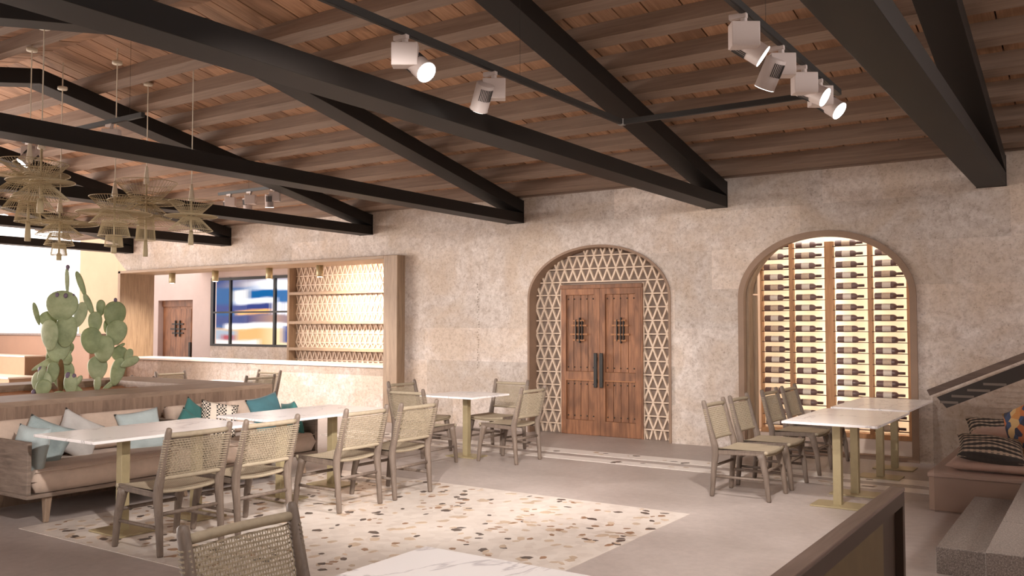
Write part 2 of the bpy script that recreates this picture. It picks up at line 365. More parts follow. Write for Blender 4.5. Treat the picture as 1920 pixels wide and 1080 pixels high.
def thing(name, label, cat, loc=(0, 0, 0), rz=0.0, group=None):
    o = bpy.data.objects.new(name, None); COL.objects.link(o); o.location = loc; o.rotation_euler = (0, 0, rz); o.empty_display_size = 0.1
    return tag(o, label, cat, group)
def struct(o): o['kind'] = 'structure'; return o
def stuff(o): o['kind'] = 'stuff'; return o
CHILD = {}
def dup(root, loc, rz, label, group=None):
    r = root.copy(); COL.objects.link(r); r.location = loc; r.rotation_euler = (0, 0, rz); r['label'] = label
    if group: r['group'] = group
    for ch in [o for o in root.children]:
        c = ch.copy(); COL.objects.link(c); c.parent = r
        for g in [o for o in ch.children]:
            d = g.copy(); COL.objects.link(d); d.parent = c
    return r
ORD = ['first', 'second', 'third', 'fourth', 'fifth', 'sixth', 'seventh', 'eighth', 'ninth', 'tenth', 'eleventh', 'twelfth', 'thirteenth', 'fourteenth', 'fifteenth', 'sixteenth', 'seventeenth', 'eighteenth']

def slab_with_holes(name, outer, holes, y0, y1, mat):
    """wall in the XZ plane with openings, between y0 and y1"""
    cu = bpy.data.curves.new(name, 'CURVE'); cu.dimensions = '2D'; cu.fill_mode = 'BOTH'; cu.extrude = (y1 - y0) / 2
    for poly in [outer] + holes:
        sp = cu.splines.new('POLY'); sp.points.add(len(poly) - 1); sp.use_cyclic_u = True
        for p, (a, b) in zip(sp.points, poly): p.co = (a, b, 0, 1)
    t = bpy.data.objects.new('tmp', cu); COL.objects.link(t)
    dg = bpy.context.evaluated_depsgraph_get(); me = bpy.data.meshes.new_from_object(t.evaluated_get(dg))
    bpy.data.objects.remove(t); bpy.data.curves.remove(cu)
    me.transform(Matrix.Translation((0, (y0 + y1) / 2, 0)) @ Matrix.Rotation(pi / 2, 4, 'X')); me.materials.clear(); me.materials.append(mat); me.name = name
    o = link(name, me); return o
def arch_poly(x0, x1, zs, zt, n=36, z0=0.0):
    cx, a = (x0 + x1) / 2, (x1 - x0) / 2
    return [(x0, z0), (x1, z0)] + [(cx + a * cos(pi * i / n), zs + (zt - zs) * sin(pi * i / n)) for i in range(n + 1)]

# ------------------------------------------------------------------ setting: floor
fl = obj('floor', MB().box(-30, 3.2, -0.45, W + 0.3, -0.1, 0), M['concrete']); struct(tag(fl, 'polished greige concrete floor of the dining room', 'floor'))
inl = obj('trim_1', MB().box(-7.16, -2.97, 3.68, 7.13, -0.02, 0.003), M['terrazzo']); struct(tag(inl, 'large rectangular terrazzo inlay in the concrete floor', 'floor inlay'))
def chips(name, mat, rects, count, size, parent):
    mb = MB()
    for _ in range(count):
        x0, x1, y0, y1 = random.choices(rects, [(r[1] - r[0]) * (r[3] - r[2]) for r in rects])[0]
        cx, cy = random.uniform(x0 + 0.04, x1 - 0.04), random.uniform(y0 + 0.04, y1 - 0.04)
        a = random.uniform(0, pi); l = random.uniform(*size); w = l * random.uniform(0.45, 0.85); k = random.choice((5, 6, 7))
        poly = []
        for i in range(k):
            t = 2 * pi * i / k + random.uniform(-0.3, 0.3); r = random.uniform(0.75, 1.1)
            px, py = l * r * cos(t), w * r * sin(t)
            qx, qy = cx + px * cos(a) - py * sin(a), cy + px * sin(a) + py * cos(a)
            poly.append((min(max(qx, x0), x1), min(max(qy, y0), y1)))
        mb.prism(poly, 0.001, 0.0042 + random.uniform(0, 0.0006), 'z')
    return stuff(obj(name, mb, mat, parent))
RUG = [(-7.16, -2.97, 3.68, 7.13)]
chips('tan_chips', M['chip_tan'], RUG, 300, (0.03, 0.07), inl); chips('brown_chips', M['chip_brown'], RUG, 170, (0.02, 0.05), inl); chips('dark_chips', M['chip_dark'], RUG, 150, (0.025, 0.06), inl)
for i, (y0, y1, nm) in enumerate(((9.22, 9.46, 'near'), (9.66, 9.98, 'far'))):
    st = obj('trim_%d' % (i + 2), MB().box(-9.6, -0.2, y0, y1, -0.02, 0.003), M['strip']); struct(tag(st, '%s terrazzo strip running along the concrete floor before the wall' % nm, 'floor inlay'))
    chips('dark_chips', M['chip_dark'], [(-9.6, -0.2, y0, y1)], 14, (0.03, 0.08), st); chips('tan_chips', M['chip_tan'], [(-9.6, -0.2, y0, y1)], 24, (0.03, 0.07), st)

gr = obj('ground', MB().box(-90, 40, -60, 60, -0.3, -0.12), M['paving']); struct(tag(gr, 'pale paved ground outside the open front and left end', 'ground'))
# ------------------------------------------------------------------ setting: back wall with bar opening, door arch, wine arch
outer = [(-17.63, 0), (3.2, 0), (3.2, 3.62), (-18.6, 3.62), (-18.05, 3.09), (-17.63, 2.74)]
holes = [[(-17.60, 0.87), (-9.98, 0.87), (-9.98, 2.74), (-17.60, 2.74)][::-1], arch_poly(-7.268, -4.94, 1.99, 2.766), arch_poly(-3.987, -1.84, 1.95, 2.78)]
# open the arches down to the floor by walking the outline along them
def outline_with_arches():
    o = [(-17.61, 0)]
    for h in (holes[1], holes[2]):
        o.append(h[0]); o += list(reversed(h[2:])); o.append(h[1])
    # drop duplicates of the jamb feet
    o += [(3.2, 0), (3.2, 3.62), (-18.6, 3.62), (-18.05, 3.09), (-17.61, 2.75)]
    return o
wb = slab_with_holes('wall_back', outline_with_arches(), [holes[0]], W, W + 0.28, M['wall'])
struct(tag(wb, 'long travertine plaster wall with bar opening and two arches', 'wall'))
mb = MB()
for i in range(34):
    z = 0.93 + i * 0.0395; mb.box(-8.49 + random.uniform(0, 0.05), -8.18 - random.uniform(0, 0.04), W - 0.012, W + 0.005, z, z + 0.022, Matrix.Rotation(0, 4, 'Y'))
stuff(obj('relief_ribs', mb, M['wall'], wb))
mb = MB()
for i in range(14):
    z = 0.12 + i * 0.062; mb.box(-1.1 + random.uniform(0, 0.05), 0.2, W - 0.01, W + 0.005, z, z + 0.034)
stuff(obj('relief_ribs', mb, M['wall'], wb))
wr = obj('wall_front', MB().box(-19.6, 3.2, -0.62, -0.42, 0, 0.4).box(-19.6, 3.2, -0.62, -0.42, 2.3, 3.7).box(-19.6, -16.0, -0.62, -0.42, 0.4, 2.3).box(-3.4, 3.2, -0.62, -0.42, 0.4, 2.3).box(-8.8, -8.4, -0.62, -0.42, 0.4, 2.3), M['wall']); struct(tag(wr, 'travertine plaster wall with wide window openings behind the viewer', 'wall'))
we = obj('wall_right', MB().box(3.2, 3.4, -0.62, W + 0.3, 0, 3.0), M['wall']); struct(tag(we, 'travertine wall on the stair side, open above to the light', 'wall'))
pil = obj('wall_left', MB().box(-22.5, -20.75, 13.0, 13.5, 0, 6.5), M['beige_wall'], bevel=0.01); struct(tag(pil, 'tall warm beige wall pier standing in the bright opening at left', 'wall'))

# bar room behind the opening
b1 = obj('wall_bar_back', MB().box(-19.62, -19.345, 13.2, 13.4, 0, 3.0).box(-19.345, -18.0, 13.2, 13.4, 2.21, 3.0).box(-18.0, -17.31, 13.2, 13.4, 0, 3.0).box(-17.31, -9.6, 13.2, 13.4, 2.70, 3.0).box(-13.85, -9.6, 13.2, 13.4, 1.13, 2.70), M['plaster']); struct(tag(b1, 'smooth mauve plaster wall behind the bar', 'wall'))
b2 = obj('wall_bar_dado', MB().box(-17.31, -9.6, 13.185, 13.4, 0, 1.13), M['wall'], bevel=0.004); struct(tag(b2, 'low travertine wall under the black framed bar window', 'wall'))
b3 = obj('wall_bar_side', MB().box(-9.7, -9.55, W + 0.65, 13.4, 0, 3.0), M['plaster']); struct(tag(b3, 'plaster side wall at the right end of the bar', 'wall'))
b4 = obj('ceiling_bar', MB().box(-17.7, -9.6, W + 0.28, 13.4, 2.86, 3.0), M['plaster']); struct(tag(b4, 'flat plaster ceiling over the bar', 'ceiling'))
b5 = obj('floor_bar', MB().box(-19.62, -9.6, W + 0.3, 13.4, -0.1, 0.0), M['concrete']); struct(tag(b5, 'concrete floor behind the bar counter', 'floor'))

# bar opening frame
fr = thing('trim_4', 'oak frame lining the wide bar opening', 'frame'); struct(fr)
obj('post', MB().box(-10.02, -9.714, 11.06, 11.885, 0, 2.77), M['frame_wood'], fr, bevel=0.008)
obj('post', MB().box(-17.66, -17.575, 11.06, 11.885, 0.0, 2.77), M['frame_wood'], fr, bevel=0.004)
obj('head', MB().box(-17.66, -10.02, 11.06, 11.885, 2.715, 2.77), M['frame_wood_x'], fr, bevel=0.006)
ct = thing('bar_counter', 'long white topped bar counter built into the travertine wall', 'counter')
obj('worktop', MB().box(-17.57, -10.03, 11.16, 11.85, 0.885, 0.925), M['worktop'], ct, bevel=0.004)
obj('back_panel', MB().box(-17.5, -10.1, W + 0.30, W + 0.36, 0, 0.885), M['frame_wood_x'], ct)

# small door behind the bar
d2 = thing('door_2', 'small dark rustic wooden door behind the bar', 'door', (-18.72, 13.34, 0)); struct(d2)
obj('leaf', MB().box(-0.62, 0.62, 0, 0.05, 0, 2.12), M['door'], d2, bevel=0.004)
obj('lintel', MB().box(-0.625, 0.625, -0.03, 0.05, 2.06, 2.21), M['door'], d2)
for i in range(5): obj('plank', MB().box(-0.5 + i * 0.2, -0.305 + i * 0.2, -0.012, 0, 0.15, 2.0), M['door'], d2)
obj('grille', MB().box(-0.22, 0.22, -0.035, -0.012, 1.62, 1.65).box(-0.22, 0.22, -0.035, -0.012, 1.40, 1.43).box(-0.28, 0.28, -0.035, -0.012, 1.50, 1.53).box(-0.1, -0.07, -0.045, -0.012, 1.33, 1.72).box(0.07, 0.1, -0.045, -0.012, 1.33, 1.72), M['iron'], d2)
obj('handle', MB().box(0.46, 0.53, -0.06, -0.012, 0.7, 1.2), M['iron'], d2, bevel=0.008)

# bar window with a lit street picture behind it
w1 = thing('window_1', 'black steel framed window behind the bar with a bright street view', 'window', (0, 13.2, 0)); struct(w1)
mb = MB()
for x, wd in ((-17.25, 0.10), (-16.62, 0.05), (-15.13, 0.06), (-14.5, 0.06)): mb.box(x - wd / 2, x + wd / 2, -0.03, 0.03, 1.13, 2.70)
for z, h in ((1.155, 0.05), (1.90, 0.04), (2.665, 0.06)): mb.box(-17.3, -13.8, -0.028, 0.028, z - h / 2, z + h / 2)
obj('window_frame', mb, M['black'], w1)
for x0, x1 in ((-17.2, -16.645), (-16.595, -15.16), (-15.10, -14.5)):
    for z0, z1 in ((1.18, 1.88), (1.92, 2.635)): obj('pane', MB().box(x0, x1, -0.004, 0.004, z0, z1), M['pane'], w1)
def street_picture():
    nx, nz = 96, 64; x0, x1, z0, z1 = -17.2, -13.9, 1.13, 2.70; vs, fs, cols = [], [], []
    sm = lambda a, b, t: max(0.0, min(1.0, (t - a) / (b - a)))
    def colour(u, v):          # u left to right, v bottom to top
        wob = 0.012 * sin(9 * u) ; v2 = v + wob
        c = Vector((0.02, 0.11, 0.30))
        if v2 > 0.86: c = Vector((0.42, 0.36, 0.40)).lerp(Vector((0.02, 0.05, 0.2)), sm(0.0, 0.35, 0.3 - u + (v2 - 0.86)))
        if 0.80 < v2 < 0.93 and u > 0.25: c = c.lerp(Vector((1.3, 1.3, 1.35)), sm(0.25, 0.6, u))
        if 0.62 < v2 < 0.80 and u > 0.30: c = Vector((0.01, 0.13, 0.36))
        if 0.66 < v2 < 0.82 and 0.18 < u < 0.34: c = Vector((1.2, 1.1, 0.95)) if (u * 28) % 1 > 0.35 else Vector((0.5, 0.5, 0.6))
        if 0.60 < v2 < 0.68 and 0.20 < u < 0.62: c = Vector((1.1, 1.1, 1.15))
        if 0.50 < v2 < 0.61 and u < 0.60: c = Vector((0.06, 0.08, 0.28)) if (u * 26 + v * 4) % 1 > 0.3 else Vector((0.02, 0.03, 0.12))
        if 0.46 < v2 < 0.52 and 0.22 < u < 0.56: c = Vector((1.3, 0.62, 0.18))
        if 0.44 < v2 < 0.62 and u > 0.58: c = Vector((1.2, 1.15, 1.1)) if (u * 17) % 1 > 0.4 else Vector((0.4, 0.4, 0.6))
        if 0.30 < v2 < 0.45: c = Vector((0.05, 0.07, 0.22)).lerp(Vector((0.5, 0.30, 0.22)), sm(0.3, 0.6, u) * sm(0.9, 0.6, u))
        if 0.24 < v2 < 0.33 and u > 0.1: c = Vector((1.3, 1.25, 1.25))
        if v2 < 0.26: c = Vector((0.85, 0.50, 0.20)).lerp(Vector((1.25, 0.95, 0.6)), sm(0.45, 0.75, u))
        if v2 < 0.24 and u < 0.22: c = Vector((0.45, 0.50, 0.58))
        if 0.10 < v2 < 0.17 and 0.06 < u < 0.2: c = Vector((0.5, 0.12, 0.14))
        if v2 < 0.09 and u < 0.45: c = Vector((1.1, 0.95, 0.85))
        if 0.06 < v2 < 0.30 and 0.68 < u < 0.80: c = Vector((0.06, 0.10, 0.30))
        return c
    for i in range(nx + 1):
        for j in range(nz + 1):
            vs.append((x0 + (x1 - x0) * i / nx, 13.26, z0 + (z1 - z0) * j / nz)); c = sum((colour(i / nx + du, j / nz + dv) for du in (-0.03, -0.015, 0, 0.015, 0.03) for dv in (-0.012, 0, 0.012)), Vector((0, 0, 0))) / 15; cols.append((c.x, c.y, c.z, 1))
    fs = [(i * (nz + 1) + j, (i + 1) * (nz + 1) + j, (i + 1) * (nz + 1) + j + 1, i * (nz + 1) + j + 1) for i in range(nx) for j in range(nz)]
    me = bpy.data.meshes.new('street_picture'); me.from_pydata(vs, [], fs)
    at = me.color_attributes.new('pic', 'FLOAT_COLOR', 'POINT'); at.data.foreach_set('color', [x for c in cols for x in c])
    m = emit('backlit street print', (1, 1, 1, 1), 1.0); a = m.node_tree.nodes.new('ShaderNodeAttribute'); a.attribute_name = 'pic'
    L(m.node_tree, a.outputs['Color'], m.node_tree.nodes['Emission'].inputs['Color']); me.materials.append(m)
    return me
sp_ = link('street_view', street_picture(), w1, (0, -13.2, 0)); sp_['label'] = 'bright blurred picture of a blue street'

# lattice module shared by door arch and bar shelves
PX, PZ = 0.1433, 0.1915
strut_len = math.hypot(PX / 2, PZ - 0.02)
me_strut = MB().box(-0.012, 0.012, -0.02, 0.02, -strut_len / 2, strut_len / 2).mesh('strut', M['lattice'])
tilt = math.atan2(PX / 2, PZ - 0.02)
me_short = MB().box(-0.012, 0.012, -0.02, 0.02, -0.062, 0.062).mesh('strut', M['lattice'])

# bar shelf unit
su = thing('bar_shelf', 'tall open bar shelf unit with lattice back, lit from above', 'shelf', (0, 12.95, 0))
for x in (-14.43, -11.62): obj('side_panel', MB().box(x - 0.03, x + 0.03, 0, 0.215, 0, 2.84), M['frame_wood'], su, bevel=0.003)
for z in (0.52, 1.106, 1.66, 2.275): obj('shelf', MB().box(-14.40, -11.65, 0.0, 0.19, z - 0.03, z + 0.03), M['frame_wood_x'], su, bevel=0.003)
obj('back_board', MB().box(-14.46, -11.59, 0.216, 0.23, 0, 2.84), M['lattice_pale_back'], su)
for z0, z1 in ((0.55, 1.076), (1.136, 1.63), (1.69, 2.245), (2.305, 2.84)):
    mb = MB(); k = 0; z = z1
    rows = [(z1 - PZ * i, max(z1 - PZ * (i + 1), z0)) for i in range(4) if z1 - PZ * i > z0 + 0.04]
    for i, (zt, zb) in enumerate(rows):
        mb.box(-14.4, -11.65, 0.19, 0.212, zb - 0.008, zb + 0.008)
        for q in range(19):
            x = -14.32 + q * PX
            for s in (-1, 1):
                a = (x + s * PX / 2, 0.2, zt); b = (x, 0.2, zb)
                if i % 2: a, b = (x, 0.2, zt), (x + s * PX / 2, 0.2, zb)
                mb.bar(a, b, 0.02, 0.018, (0, 1, 0))
    stuff(obj('lattice_panel', mb, M['lattice_pale'], su))

# cylinder downlights under the head of the bar opening
for i, x in enumerate((-16.53, -15.10, -13.47, -12.085, -10.42)):
    t = thing('cylinder_downlight', '%s brass cylinder downlight from the left under the bar head' % ORD[i], 'lamp', (x, 11.6, 2.715), 0, 'cylinder downlights of the bar')
    obj('body', MB().lathe([(0.060, -0.215), (0.066, -0.21), (0.066, 0.0)], 20), M['brass'], t, True)
    obj('lens', MB().lathe([(0.048, -0.217), (0.048, -0.2155)], 16), M['lamp_on'], t)
    d = bpy.data.lights.new('bar_spot', 'SPOT'); d.energy = (220, 160, 120, 430, 300)[i]; d.spot_size = RAD(150 if i < 3 else 125); d.spot_blend = 1.0; d.color = (1, 0.86, 0.70); d.shadow_soft_size = 0.04
    lo = bpy.data.objects.new('bar_spot', d); COL.objects.link(lo); lo.location = (x, 11.62, 2.47)
    lo.rotation_euler = (RAD(62 if i > 2 else -20), 0, 0)

# ------------------------------------------------------------------ door arch
def arch_liner(name, x0, x1, zs, zt, t, y0, y1, mat, parent, sill=False):
    n = 40; cx, a = (x0 + x1) / 2, (x1 - x0) / 2; mb = MB(); prof = []
    pts_o = [(x0, 0)] + [(cx - a * cos(pi * i / n), zs + (zt - zs) * sin(pi * i / n)) for i in range(n + 1)] + [(x1, 0)]
    pts_i = [(x0 + t, 0)] + [(cx - (a - t) * cos(pi * i / n), zs + (zt - zs - t) * sin(pi * i / n)) for i in range(n + 1)] + [(x1 - t, 0)]
    k = len(pts_o)
    for y in (y0, y1):
        for p in pts_o: mb.v.append((p[0], y, p[1]))
        for p in pts_i: mb.v.append((p[0], y, p[1]))
    for i in range(k - 1):
        mb.f += [(i, i + 1, k + i + 1, k + i), (2 * k + i, 3 * k + i, 3 * k + i + 1, 2 * k + i + 1), (i, 2 * k + i, 2 * k + i + 1, i + 1), (k + i, k + i + 1, 3 * k + i + 1, 3 * k + i)]
    mb.f += [(0, k, 3 * k, 2 * k), (k - 1, 3 * k - 1, 4 * k - 1, 2 * k - 1)]
    return obj(name, mb, mat, parent)
t5 = thing('trim_5', 'brown rounded liner of the door arch', 'trim'); struct(t5)
arch_liner('arch_liner', -7.268, -4.94, 1.99, 2.766, 0.035, W - 0.02, W + 0.24, M['arch_wood'], t5)
ls = thing('lattice_screen', 'pale clay lattice screen filling the arch around the double door', 'screen', (0, W + 0.2, 0))
in_arch = lambda x, z, m=0.0: (abs(x + 6.104) < 1.16 - m) and (z < 1.99 or ((x + 6.104) / (1.16 - m)) ** 2 + ((z - 1.99) / (0.77 - m)) ** 2 < 1)
zr = [0.139 + PZ * k for k in range(-1, 15)]
DX0, DX1, DZ = -6.79, -5.44, 2.21
cols_l = [-7.235 + 0.0 + PX * (i + 0.5) for i in range(3)]; 
def seg_limits(z):
    if z < 1.99: return -7.26, -4.95
    h = 1.158 * math.sqrt(max(0, 1 - ((z - 1.99) / 0.772) ** 2)); return -6.104 - h, -6.104 + h
for z in zr[1:]:
    if z > 2.70: continue
    a, b = seg_limits(z + 0.008)
    spans = [(a, DX0), (DX1, b)] if z < DZ - 0.02 else [(a, b)]
    for s0, s1 in spans: obj('rail', MB().box(s0, s1, -0.015, 0.015, z - 0.009, z + 0.009), M['lattice'], ls)
obj('edge_bar', MB().box(-5.455, -5.43, -0.02, 0.02, 0, DZ), M['lattice'], ls); obj('edge_bar', MB().box(DX0 - 0.012, DX0 + 0.012, -0.02, 0.02, 0, DZ), M['lattice'], ls)
xs = [-7.235 + PX * (i + 0.5) for i in range(17)]
for k in range(len(zr) - 1):
    zb, zt = zr[k], zr[k + 1]; zc = (zb + zt) / 2
    for x in xs:
        for s in (-1, 1):
            xc = x + s * PX / 4
            if DX0 - 0.01 < xc < DX1 + 0.01 and zb < DZ - 0.02: continue
            if not in_arch(xc, max(zc, 0.05), 0.0): continue
            rot = s * tilt if k % 2 else -s * tilt
            if k == 0: link('strut', me_short, ls, (xc, 0, 0.066), (0, (s if k % 2 else -s) * tilt * 0.75, 0))
            else: link('strut', me_strut, ls, (xc, 0, zc), (0, rot, 0))
obj('back_board', MB().prism(arch_poly(-7.255, -4.955, 1.99, 2.75), 0.055, 0.075), M['lattice_back'], ls)  # plain darker board closing the lattice from behind

d1 = thing('door_1', 'tall rustic double door of reddish brown wood with iron handles', 'door', (0, W + 0.17, 0)); struct(d1)
obj('lintel', MB().box(DX0, DX1, -0.03, 0.05, 2.14, 2.20), M['door'], d1, bevel=0.006)
obj('jamb', MB().box(DX1 - 0.025, DX1 - 0.002, -0.02, 0.05, 0, 2.14), M['door'], d1)
for li, (x0, x1) in enumerate(((-6.775, -6.125), (-6.12, -5.467))):
    mb = MB(); sw = 0.085
    mb.box(x0, x0 + sw, -0.025, 0.03, 0.005, 2.14).box(x1 - sw, x1, -0.025, 0.03, 0.005, 2.14)
    for z0, z1 in ((0.005, 0.215), (0.80, 0.925), (2.05, 2.14)): mb.box(x0 + sw, x1 - sw, -0.025, 0.03, z0, z1)
    lf = obj('leaf', mb, M['door'], d1, bevel=0.006)
    for z0, z1 in ((0.215, 0.80), (0.925, 2.05)):
        n = 4; w = (x1 - x0 - 2 * sw) / n
        for i in range(n): obj('plank', MB().box(x0 + sw + i * w + 0.003, x0 + sw + (i + 1) * w - 0.003, 0.0, 0.022, z0, z1), M['door'], lf, bevel=0.003, seg=1)
        st = MB()
        for i in range(5):
            for z in (z0 + 0.06, z1 - 0.06): st.ell((x0 + sw + 0.03 + i * (x1 - x0 - 2 * sw - 0.06) / 4, -0.004, z), 0.011, 0.01, 0.011, 8, 5)
        stuff(obj('studs', st, M['iron'], lf, True))
    obj('moulding', MB().box(x0 + sw, x1 - sw, -0.035, 0.0, 0.79, 0.806), M['grille_wood'], lf)
    cx = (x0 + x1) / 2 + (-0.02 if li == 0 else 0.0)
    g = MB()
    for z, hw in ((1.67, 0.09), (1.60, 0.13), (1.47, 0.145), (1.385, 0.10)): g.box(cx - hw, cx + hw, -0.03, 0.0, z - 0.012, z + 0.012)
    obj('grille', g, M['grille_wood'], lf)
    g = MB()
    for dx in (-0.045, 0.015, 0.06): g.box(cx + dx - 0.006, cx + dx + 0.006, -0.042, 0.0, 1.33 + abs(dx), 1.73 - abs(dx))
    obj('grille_bar', g, M['iron'], lf)
    hx = x1 - 0.045 if li == 0 else x0 + 0.045
    obj('handle', MB().box(hx - 0.026, hx + 0.026, -0.085, -0.05, 0.70, 1.20).box(hx - 0.015, hx + 0.015, -0.05, -0.02, 0.76, 0.82).box(hx - 0.015, hx + 0.015, -0.05, -0.02, 1.08, 1.14), M['iron'], lf, bevel=0.008)

# ------------------------------------------------------------------ wine arch
t6 = thing('trim_6', 'brown rounded frame of the wine arch', 'trim'); struct(t6)
arch_liner('arch_frame', -3.987, -1.84, 1.95, 2.78, 0.075, W - 0.035, W + 0.06, M['arch_wood'], t6)
arch_liner('inner_frame', -3.93, -1.80, 1.95, 2.84, 0.04, W + 0.10, W + 0.27, M['frame_wood'], t6)
obj('sill', MB().box(-3.95, -1.86, W - 0.03, W + 0.1, 0.0, 0.05), M['arch_wood'], t6)
nw = obj('wall_niche', MB().box(-4.25, -4.15, W + 0.28, 12.1, 0, 3.0).box(-1.45, -1.35, W + 0.28, 12.1, 0, 3.0).box(-4.25, -1.35, 12.0, 12.1, 0, 3.0), M['plinth']); struct(tag(nw, 'pale side and back walls of the wine niche', 'wall'))
for i, (x0, x1) in enumerate(((-4.15, -3.99), (-3.985, -3.85))):
    pass
cp = obj('ceiling_niche', MB().box(-4.25, -1.35, W + 0.28, 12.1, 2.86, 2.9), M['light_ceiling']); struct(tag(cp, 'lit white ceiling panel over the wine rack', 'ceiling'))
nf = obj('floor_niche', MB().box(-4.25, -1.35, W + 0.28, 12.1, -0.1, 0.0), M['concrete']); struct(tag(nf, 'floor of the wine niche', 'floor'))
sd = thing('side_cabinet', 'pale oak side cladding left of the wine rack', 'panel', (-3.99, W + 0.30, 0))
obj('lower_panel', MB().box(-0.14, 0.14, 0, 0.05, 0.0, 2.0), M['frame_wood'], sd, bevel=0.004); obj('upper_panel', MB().box(-0.14, 0.14, 0.02, 0.05, 2.02, 2.85), M['frame_wood'], sd, bevel=0.004); obj('stile', MB().box(0.06, 0.11, -0.015, 0, 0.0, 2.0), M['frame_wood'], sd)
RY = 11.71
wk = thing('wine_rack', 'backlit oak wine rack of five columns inside the arch', 'wine rack', (0, RY, 0))
ups = [(-3.83, 0.03), (-3.43, 0.055), (-2.945, 0.11), (-2.45, 0.055), (-2.0, 0.05), (-1.62, 0.05)]
for x, w in ups: obj('upright', MB().box(x - w / 2, x + w / 2, -0.03, 0.05, 0.24, 2.68), M['rack_wood'], wk, bevel=0.003)
obj('base_board', MB().box(-3.85, -1.55, -0.03, 0.06, 0.19, 0.25), M['rack_wood'], wk, bevel=0.003)
obj('plinth', MB().box(-4.1, -1.5, -0.01, 0.28, 0.0, 0.19), M['plinth'], wk)
obj('back_panel', MB().box(-3.9, -1.5, 0.25, 0.27, 0.24, 2.68), M['rack_back'], wk)
for x, w in ups:
    obj('led_strip', MB().box(x - w * 0.45, x + w * 0.2, 0.055, 0.065, 0.27, 2.66), M['led'], wk)
me_rod = {}
for k in range(len(ups) - 1):
    x0, x1 = ups[k][0] + ups[k][1] / 2, ups[k + 1][0] - ups[k + 1][1] / 2
    me_rod[k] = MB().tube([(x0 - 0.01, 0, 0), (x1 + 0.01, 0, 0)], 0.0045, 6).mesh('rod', M['foil'])
me_body = MB().lathe([(0.036, 0.0), (0.042, 0.006), (0.042, 0.215), (0.036, 0.238), (0.017, 0.258), (0.015, 0.318), (0.017, 0.321), (0.017, 0.332)], 14).mesh('bottle', M['bottle'], True)
me_label = [MB().lathe([(0.0427, 0.085), (0.0427, 0.185)], 14, cap=False).mesh('label', M[k], True) for k in ('label', 'label2')]
me_foil = MB().lathe([(0.0175, 0.268), (0.0175, 0.3335)], 10).mesh('foil', M['foil'], True)
COLN = ['leftmost', 'second', 'third', 'fourth']
for k in range(5):
    x0, x1 = ups[k][0] + ups[k][1] / 2, ups[k + 1][0] - ups[k + 1][1] / 2
    for i in range(18):
        z = 2.647 - 0.1364 * i
        for dy in (-0.028, 0.028): link('rod', me_rod[k], wk, (0, dy, z - 0.034))
        if k < 4:
            g = 0.03 + random.uniform(-0.008, 0.008)
            t = thing('wine_bottle', 'dark wine bottle lying in the %s rack column, %s row from the top' % (COLN[k], ORD[i]), 'bottle', (x0 + g, RY, z + 0.002), 0, 'wine bottles in the backlit rack')
            t.rotation_euler = (0, RAD(90), 0)
            link('glass', me_body, t); link('label', me_label[(k + i) % 2], t); link('foil', me_foil, t)

# ------------------------------------------------------------------ roof: planks, purlins, trusses
RIDGE_Y, S = 5.5, 0.2
zu = lambda y: 3.5 + (W - y) * S if y >= RIDGE_Y else 3.5 + (W - (2 * RIDGE_Y - y)) * S     # underside of the purlins
ce = thing('ceiling', 'pitched timber ceiling of brown planks on heavy purlins', 'ceiling'); struct(ce)
PH = 0.16; X_W, X_E = -19.6, 3.2; ang = math.atan(S)
half = (W + 0.3 - RIDGE_Y) / cos(ang)
pm = {}
for w in (0.24, 0.28, 0.33): pm[w] = MB().box(-w / 2 + 0.007, w / 2 - 0.007, -half / 2, half / 2, 0, 0.03).mesh('plank', M['plank'])
for side in (1, -1):
    x = X_W
    yc = RIDGE_Y + side * (W + 0.3 - RIDGE_Y) / 2; zc = 3.5 + (W - (RIDGE_Y + (W + 0.3 - RIDGE_Y) / 2)) * S + PH
    while x < X_E:
        w = random.choice((0.24, 0.28, 0.28, 0.33)); o = link('plank', pm[w], ce, (x + w / 2, yc, zc + random.uniform(0, 0.006)), (-side * ang, 0, 0)); x += w
    bk = MB().box(X_W, X_E, -half / 2, half / 2, 0.032, 0.06); obj('underlay', bk, M['backing'], ce, loc=(0, yc, zc), rot=(-side * ang, 0, 0))
    ys = [10.867 - 0.6 * k for k in range(9)] if side == 1 else [10.867 - 0.6 * k - 0.0 for k in range(9)]
    for y in ys:
        yy = y if side == 1 else 2 * RIDGE_Y - y - 0.17
        zz = min(zu(yy), zu(yy + 0.17))
        o = obj('purlin', MB().box(X_W, X_E, 0, 0.175, 0, PH + 0.04), M['purlin'], ce, loc=(0, yy, zu(yy) if side == 1 else zu(yy + 0.17) - 0.035 * 0), rot=(-side * ang, 0, 0))
obj('wall_plate', MB().box(X_W, X_E, W - 0.1, W + 0.02, 3.545, 3.75), M['purlin'], ce)
TX = [(-1.19, -0.893), (-4.415, -4.126), (-7.64, -7.34), (-10.746, -10.446), (-14.47, -14.18), (-17.71, -17.415)]
TN = ['nearest at the right edge', 'over the wine arch side, second from the right', 'third from the right above the big table rows', 'fourth from the right above the cactus planter', 'fifth from the right over the bar', 'farthest at the left end of the bar']
